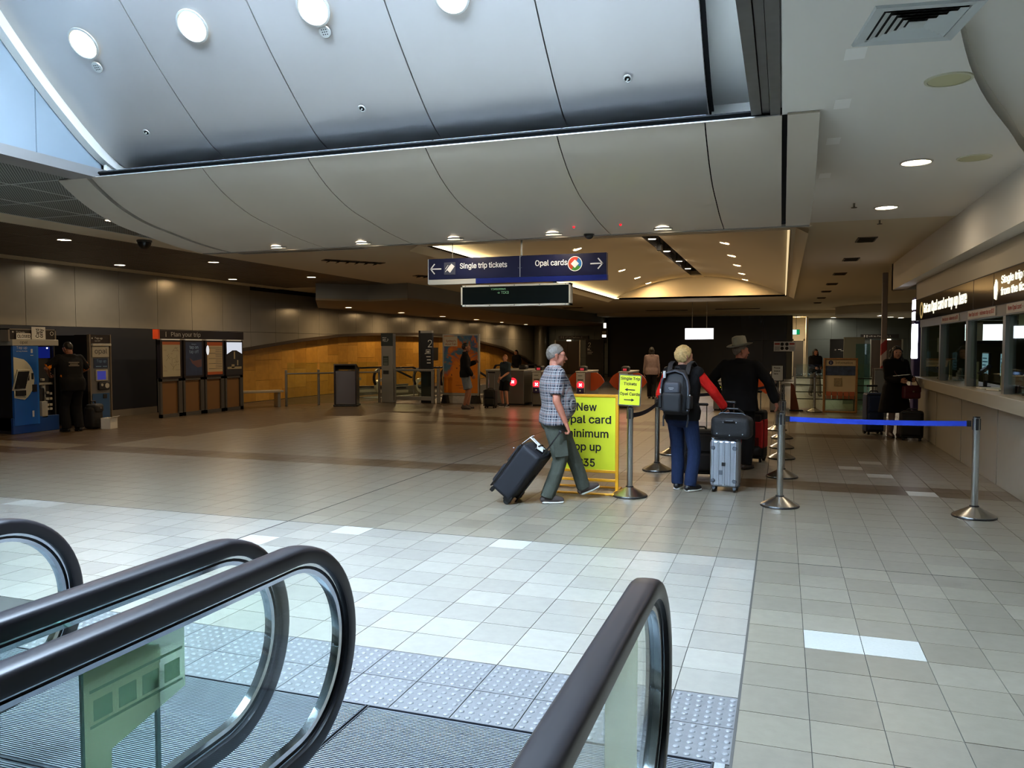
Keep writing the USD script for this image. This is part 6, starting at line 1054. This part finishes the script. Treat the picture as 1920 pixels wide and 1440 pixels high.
person('red-haired boy in a dark shirt and black shorts holding something at his waist', (-7.17, 20.35, 0), 152, 1.44, {'R': (.12, 0, .085, -12, 0), 'L': (-.12, .02, .085, 14, 0)}, {'R': (.20, .10, .92), 'L': (-.10, .24, 1.0)}, skin_b, ('crop', ginger_h), curl=(.5, .9), head=(28, 0), sw=.92, top=('shirt', dict(m=teal_t, sleeve=.85, hem=.84, e=.020)), legs=('shorts', dict(m=blackc, cut=.9, e=.012)), shoes=dict(m=sh_black, sole=sole_pale))
def ex_staff(J):
    s = J['s']; P, Cc = J['P'], J['C']
    for o in (-1, 1): put('orange_side', finish(hull((P+np.array([o*.178, .01, -.06])*s, .034*s), (Cc+np.array([o*.178, .01, .03])*s, .034*s), (P+np.array([o*.178, -.05, -.06])*s, .03*s)), .03, 2), orangec, J['t'], smooth=True)
    for k in 'RL':
        a_, b_ = J['sj'][k], J['el'][k]; d_ = unit(b_-a_); M_ = hull((a_*.5+b_*.5, .082*s), (b_, .080*s)).trim_by_plane(tuple(-d_), float(-d_@(a_*.08+b_*.92))).trim_by_plane(tuple(d_), float(d_@(a_*.55+b_*.45)))
        put('orange_cuff', finish(M_, .03, 2), orangec, J['t'], smooth=True)
    put('back_print', MB().obox(Cc+np.array([0, -.142, .06])*s, (X3, (0, 1, .08), (0, -.08, 1)), (.10, .003, .012)).obox(Cc+np.array([0, -.142, .0])*s, (X3, Y3, Z3), (.10, .003, .012)).obox(Cc+np.array([0, -.142, .03])*s, (X3, Y3, Z3), (.075, .003, .01)), mat('print_grey', (110, 104, 96), rough=.7), J['t'], smooth=False)
person('staff member in a black and orange shirt reaching into the open ticket machine', (-12.98, 11.66, 0), 76, 1.74, {'R': (.11, 0, .085, -8, 0), 'L': (-.11, .05, .085, 10, 0)}, {'R': (.20, .32, 1.10), 'L': (-.26, .36, 1.12)}, skin_c, ('crop', black_h), lean=(0, .10), head=(12, -22), curl=(.6, .6), poles={'R': (1, -.3, -.2), 'L': (-1, -.3, -.2)}, top=('work_shirt', dict(m=blackc, sleeve=.90, hem=.80, e=.028)), legs=('trousers', dict(m=blackc, cut=2, e=.016, loose=.02)), shoes=dict(m=sh_black, sole=sole_dk), sw=1.08, girth=1.1, extra=ex_staff)
def ex_counter(J):
    s = J['s']; Sh, P, W = J['Sh'], J['P'], J['W']
    put('shoulder_strap', MB().tube([Sh+np.array([.12, -.02, .07])*s, W+np.array([.10, .15, .12])*s, W+np.array([-.02, .19, -.02])*s, P+np.array([-.17, .16, .03])*s], .009, 6), mat('strap_brown', (74, 34, 34), rough=.6), J['t'])
counter_woman, CJ = person('woman with curly dark hair and a long black coat standing at the ticket counter', (1.93, 15.75, 0), 205, 1.66, {'R': (.09, .0, .085, -10, 0), 'L': (-.09, .04, .085, 12, 0)}, {'R': (.10, .28, 1.10), 'L': (-.20, .24, 1.12)}, skin_b, ('curly', dark_h), head=(-14, 0), curl=(.7, .7), top=('coat', dict(m=coat, sleeve=2, hem=.48, e=.026, flare=.06)), legs=('trousers', dict(m=mat('tights', (110, 92, 84), rough=.7), cut=2, e=.004)), shoes=dict(m=mat('boot_brown', (58, 34, 30), rough=.5), sole=sole_dk, high=.12), extra=ex_counter)
person('clerk in dark clothes behind the ticket window', (4.05, 14.9, 0), 80, 1.46, {'R': (.09, .0, .085, 0, 0), 'L': (-.09, .02, .085, 0, 0)}, {'R': (.16, .26, 1.13), 'L': (-.16, .26, 1.13)}, skin_c, ('crop', black_h), top=('shirt', dict(m=blackc, sleeve=2, hem=.82, e=.02)), legs=('trousers', dict(m=blackc, cut=2, e=.01)), shoes=dict(m=sh_black, sole=sole_dk))
# ================================================================ luggage
nylon = mat('luggage_navy_black', (17, 18, 26), rough=0.7, noise=(30, .1), bump=(220, .2)); nylon_b = mat('luggage_black', (17, 17, 19), rough=0.7, noise=(30, .1), bump=(220, .2)); wheel_m = mat('wheel_black', (16, 16, 17), rough=0.5); grip = mat('grip_black', (14, 14, 15), rough=0.45); silverp = mat('case_silver', (168, 174, 182), rough=0.28, metal=0.6)
def softcase(name, label, W, D, Hh, m, origin, axes, handle=0.0, parts=None, cat='suitcase'):
    """upright wheeled case built in its own frame (x width, y depth, z up) and laid into the scene along axes"""
    ax = np.array([unit(a) for a in axes]); t = thing(name, label, cat, origin)
    def pl(mb): v, f = mb.mesh(); return MB().add(v@ax, f)
    def bx_(a, b, c, d, e, f, r): return MB().rbox(a, b, c, d, e, f, r)
    put('body', pl(bx_(-W/2, W/2, -D/2, D/2, .045, Hh, .05)), m, t); put('front_pocket', pl(bx_(-W*.42, W*.42, -D/2-.035, -D/2+.02, .09, Hh*.52, .03)), m, t); put('front_pocket', pl(bx_(-W*.42, W*.42, -D/2-.028, -D/2+.02, Hh*.56, Hh*.92, .03)), m, t)
    pp = MB()
    for z in (.07, Hh-.03): pp.rbox(-W/2-.004, W/2+.004, -D/2-.004, -D/2+.012, z-.006, z+.006, .004)
    for x in (-W/2, W/2): pp.rbox(x-.005, x+.005, -D/2-.004, -D/2+.010, .06, Hh-.03, .004)
    put('piping', pl(pp), grip, t); put('carry_handle', pl(MB().tube([(-.09, 0, Hh-.01), (-.06, 0, Hh+.03), (.06, 0, Hh+.03), (.09, 0, Hh-.01)], .012, 8)), grip, t)
    for x in (-W/2+.05, W/2-.05): w = put('wheel', pl(MB().cyl((x-.018, D/2-.03, .038), (x+.018, D/2-.03, .038), .038, n=18)), wheel_m, t); put('wheel_housing', pl(bx_(x-.03, x+.03, D/2-.08, D/2+.005, .03, .11, .012)), grip, w)
    for x in (-W/2+.05, W/2-.05): put('foot', pl(bx_(x-.02, x+.02, -D/2+.01, -D/2+.05, .0, .05, .008)), grip, t)
    if handle:
        for x in (-.085, .085): put('pull_rod', pl(MB().cyl((x, D/2-.035, Hh-.05), (x, D/2-.035, Hh+handle), .0075, n=10)), grip if m is nylon else steel, t)
        put('pull_grip', pl(MB().rbox(-.105, .105, D/2-.055, D/2-.015, Hh+handle-.012, Hh+handle+.022, .014)), grip, t)
    if parts: parts(t, pl)
    return t
# towed case: leaning back, its handle in the walking man's hand
hd = PJ['wj']['R']; a_ = math.radians(-62); hw_ = np.array([hd[0]*math.cos(a_)-hd[1]*math.sin(a_)-2.19, hd[0]*math.sin(a_)+hd[1]*math.cos(a_)+8.04, hd[2]-.07])
wc = np.array([-2.68, 7.84, .04]); za = unit(hw_-wc); xa = unit(np.cross(za, unit(np.cross(Z3, za)))); sidea = unit(np.cross(Z3, za)); ya = np.cross(za, sidea)
Lh = np.linalg.norm(hw_-wc)
def tag_(t, pl): put('luggage_tag', pl(MB().obox((.03, -.05, .665), ((1, .2, 0), (-.2, 1, 0), Z3), (.03, .10, .004)).obox((-.05, .02, .67), ((1, -.5, .1), (.5, 1, 0), Z3), (.05, .035, .004)).obox((.06, -.16, .62), ((1, 0, 0), (0, .3, 1), (0, -1, .3)), (.03, .07, .003))), paper, t, smooth=False); put('strap', pl(MB().rbox(-.012, .012, .14, .155, -.02, .40, .005)), grip, t); put('rivets', pl(MB().cyl((.1, -.19, .5), (.1, -.2, .5), .008, n=8).cyl((-.1, -.19, .5), (-.1, -.2, .5), .008, n=8).cyl((.2, .0, .16), (.215, 0, .16), .008, n=8)), silverp, t)
D0 = .26; org_ = wc-(D0/2-.03)*(-ya)-0.038*za*0
softcase('suitcase', 'dark navy soft suitcase tilted on its wheels, pulled by the man in plaid', .42, D0, .64, nylon, wc-za*.038-(-ya)*(D0/2-.03), (sidea, -ya, za), handle=max(.15, Lh-.64), parts=tag_)
# silver hard case with ribs
t = thing('hard_suitcase', 'silver ribbed hard suitcase standing upright under a black duffel bag', 'suitcase', (-.60, 9.22, 0), -6); W, D, Hh = .32, .24, .60
put('shell', MB().rbox(-W/2, W/2, -D/2, D/2, .055, Hh, .05), silverp, t)
for k in range(5): put('rib', MB().rbox(-.125+.0625*k-.013, -.125+.0625*k+.013, -D/2-.008, D/2+.008, .075, Hh-.02, .008).rbox(-.125+.0625*k-.013, -.125+.0625*k+.013, -D/2+.03, D/2-.03, Hh-.02, Hh+.006, .008), silverp, t)
for x in (-.12, .12):
    for z in (.13, .50): put('corner_boss', MB().lathe([(.0005, .010), (.018, .010), (.026, .004), (.03, 0)], n=18).move((0, 0, 0)) if False else MB().cyl((x, -D/2, z), (x, -D/2-.014, z), .026, .018, n=18), mat('boss_grey', (92, 98, 106), rough=.4, metal=.4), t)
put('lock', MB().rbox(-.02, .02, -D/2-.016, -D/2+.0, .30, .34, .004), grip, t); put('brand_plate', MB().rbox(-.055, -.01, -D/2-.012, -D/2, .20, .25, .003), LOOKS['boss_grey'], t); put('zip_band', MB().rbox(-W/2-.004, W/2+.004, -.006, .006, .06, Hh+.003, .004), LOOKS['boss_grey'], t)
for x in (-.115, .115):
    for y in (-.075, .075): w = put('caster', MB().cyl((x-.011, y, .024), (x+.011, y, .024), .024, n=16), wheel_m, t); put('caster_fork', MB().rbox(x-.02, x+.02, y-.018, y+.018, .03, .07, .006), LOOKS['boss_grey'], w)
for x in (-.07, .07): put('pull_rod', MB().cyl((x, .09, Hh-.02), (x, .09, 1.0), .008, n=10), steel, t)
put('pull_grip', MB().rbox(-.09, .09, .072, .108, .985, 1.02, .012), grip, t)
t = thing('duffel_bag', 'black duffel bag resting on top of the silver suitcase', 'bag', (-.53, 9.17, .609), -8); dm = m3.Manifold.batch_hull([sph((x, y, z), .06) for x in (-.16, .16) for y in (-.07, .07) for z in (.058, .19)]+[sph((x, 0, .235), .05) for x in (-.10, .10)])
put('body', finish(dm, .03, 4, noise=(12, .014)), nylon_b, t, smooth=True); put('end_handle', MB().tube([(-.06, -.135, .19), (-.04, -.155, .205), (.04, -.155, .205), (.06, -.135, .19)], .010, 8), grip, t); put('zip', MB().tube([(-.2, -.03, .215), (-.12, -.03, .285), (.12, -.03, .285), (.2, -.03, .215)], .007, 6), LOOKS['boss_grey'], t)
put('strap', MB().tube([(-.12, .04, .275), (-.06, .02, .33), (.06, .02, .33), (.12, .04, .275)], .012, 8), grip, t); put('studs', MB().cyl((-.14, -.128, .06), (-.14, -.138, .06), .007, n=8).cyl((.0, -.128, .045), (0, -.138, .045), .007, n=8).cyl((.14, -.128, .06), (.14, -.138, .06), .007, n=8).cyl((-.07, -.13, .19), (-.07, -.142, .19), .008, n=8).cyl((.07, -.13, .19), (.07, -.142, .19), .008, n=8), silverp, t)
redm = mat('luggage_red', (176, 22, 24), rough=0.6, noise=(20, .1))
def red_parts(t, pl): put('red_panel', pl(MB().rbox(-.16, .19, -.175, -.10, .20, .60, .04)), redm, t); put('red_side', pl(MB().rbox(.14, .20, -.14, .10, .20, .62, .03)), redm, t)
softcase('suitcase', 'red and black wheeled case standing behind the black duffel', .38, .28, .74, nylon_b, (-.40, 11.80, 0), (rotz((1, 0, 0), -.2), rotz((0, 1, 0), -.2), Z3), handle=.25, parts=red_parts)
softcase('suitcase', 'large black case on the floor between the woman and the silver suitcase', .42, .30, .60, nylon_b, (-.98, 10.15, 0), (rotz((1, 0, 0), .1), rotz((0, 1, 0), .1), Z3), handle=.30)
softcase('cabin_case', 'small black cabin case with its handle up, beside the boy', .34, .22, .50, nylon_b, (-7.42, 19.85, 0), (X3, Y3, Z3), handle=.45)
softcase('suitcase', 'tall dark blue suitcase beside the woman at the ticket counter', .34, .24, .78, mat('luggage_blue', (36, 52, 86), rough=.6), (1.62, 16.2, 0), (rotz((1, 0, 0), .3), rotz((0, 1, 0), .3), Z3), handle=.12)
softcase('suitcase', 'black suitcase in front of the coat at the ticket counter', .36, .24, .52, nylon_b, (2.16, 15.35, 0), (rotz((1, 0, 0), -.2), rotz((0, 1, 0), -.2), Z3))
# backpack on the woman with red sleeves (built in her frame)
t = thing('backpack', 'black and grey backpack worn by the woman in red sleeves', 'backpack', (-1.07, 9.06, 0), -14); bk = mat('pack_black', (26, 27, 31), rough=.65, bump=(180, .2)); bg = mat('pack_grey', (66, 68, 76), rough=.65, bump=(180, .2))
S_ = RJ['s']; c = RJ['C']; yb = c[1]-.155
man_ = m3.Manifold.batch_hull([sph((x, y, z), r) for x, y, z, r in ((-.10, yb-.05, .93, .05), (.10, yb-.05, .93, .05), (-.11, yb-.05, 1.20, .05), (.11, yb-.05, 1.20, .05), (-.07, yb-.03, 1.34, .045), (.07, yb-.03, 1.34, .045), (-.08, yb-.11, .96, .05), (.08, yb-.11, .96, .05), (-.07, yb-.10, 1.16, .05), (.07, yb-.10, 1.16, .05))])
put('main_bag', finish(man_, .025, 4), bk, t, smooth=True); fp = m3.Manifold.batch_hull([sph((x, y, z), .035) for x in (-.075, .075) for y in (yb-.15, yb-.185) for z in (.95, 1.10)]); put('front_pocket', finish(fp, .025, 4), bk, t, smooth=True)
tp_ = m3.Manifold.batch_hull([sph((x, y, z), .030) for x in (-.06, .06) for y in (yb-.14, yb-.172) for z in (1.15, 1.22)]); tpp = put('top_pocket', finish(tp_, .025, 4), bg, t, smooth=True)
put('edge_band', MB().sweep([(x, yb-.09, z) for x, z in [(.155, .93), (.158, 1.05), (.158, 1.18), (.145, 1.27), (.10, 1.345), (0, 1.375), (-.10, 1.345), (-.145, 1.27), (-.158, 1.18), (-.158, 1.05), (-.155, .93)]], [(-.008, -.022), (.010, -.022), (.010, .022), (-.008, .022)], up=(0, 1, 0)), bg, t, smooth=50)
put('logo', MB().text('Wolf', (-.035, yb-.206, 1.175), X3, Z3, .022, depth=.001) if False else MB().rbox(-.03, .03, yb-.206, yb-.202, 1.18, 1.19, .001).rbox(-.02, .02, yb-.206, yb-.202, 1.165, 1.171, .001), mat('logo_pale', (150, 150, 154), rough=.6), tpp)
for x in (-.10, .10): put('shoulder_strap', MB().sweep([(x*1.05, yb-.0, 1.33), (x*1.1, yb+.06, 1.445), (x*1.15, yb+.15, 1.47), (x*1.25, yb+.25, 1.40), (x*1.35, yb+.30, 1.25)], [(-.026, -.006), (.026, -.006), (.026, .006), (-.026, .006)], up=(0, .2, 1)), bk, t, smooth=50)
[put('mesh_pocket', MB().rbox(o*.14, o*.19, yb-.13, yb-.02, .95, 1.10, .02), bk, t) for o in (-1, 1)]; [put('waist_strap', MB().tube([(o*.12, yb-.02, .95), (o*.145, yb-.06, .85), (o*.135, yb-.08, .75)], .010, 6), bk, t) for o in (-1, 1)]; put('buckles', MB().rbox(-.115, -.085, yb-.16, yb-.14, 1.29, 1.37, .005).rbox(-.16, -.145, yb-.14, yb-.12, 1.12, 1.17, .004).rbox(.165, .18, yb-.10, yb-.08, 1.06, 1.11, .004), mat('buckle_pale', (196, 196, 196), rough=.4), t)
put('haul_loop', MB().tube([(-.04, yb-.0, 1.37), (-.02, yb-.02, 1.41), (.02, yb-.02, 1.41), (.04, yb-.0, 1.37)], .008, 6), bk, t)
# handbag and paper of the woman at the counter
t = thing('handbag', 'dark red handbag hanging at the side of the woman at the counter', 'handbag', (1.93, 15.75, 0), 205); hbm = mat('bag_maroon', (88, 22, 34), rough=.45, bump=(60, .2)); hbq = m3.Manifold.batch_hull([sph((x, y, z), .03) for x in (-.30, -.04) for y in (.19, .24) for z in (.74, .92)]); put('body', finish(hbq, .03, 3), hbm, t, smooth=True); put('flap', MB().rbox(-.32, -.02, .265, .28, .83, .955, .01), hbm, t); put('clasp', MB().rbox(-.19, -.15, .278, .288, .83, .86, .004), chrome, t); put('strap', MB().tube([(-.32, .2, .92), (-.30, .17, 1.02), (-.24, .15, 1.10)], .008, 6), hbm, t)
single('travel_papers', MB().obox((1.98, 15.36, 1.14), ((1, .2, .1), (-.2, 1, 0), (-.1, 0, 1)), (.13, .05, .004)), paper, 'white papers held over the counter by the woman in the black coat', 'papers')
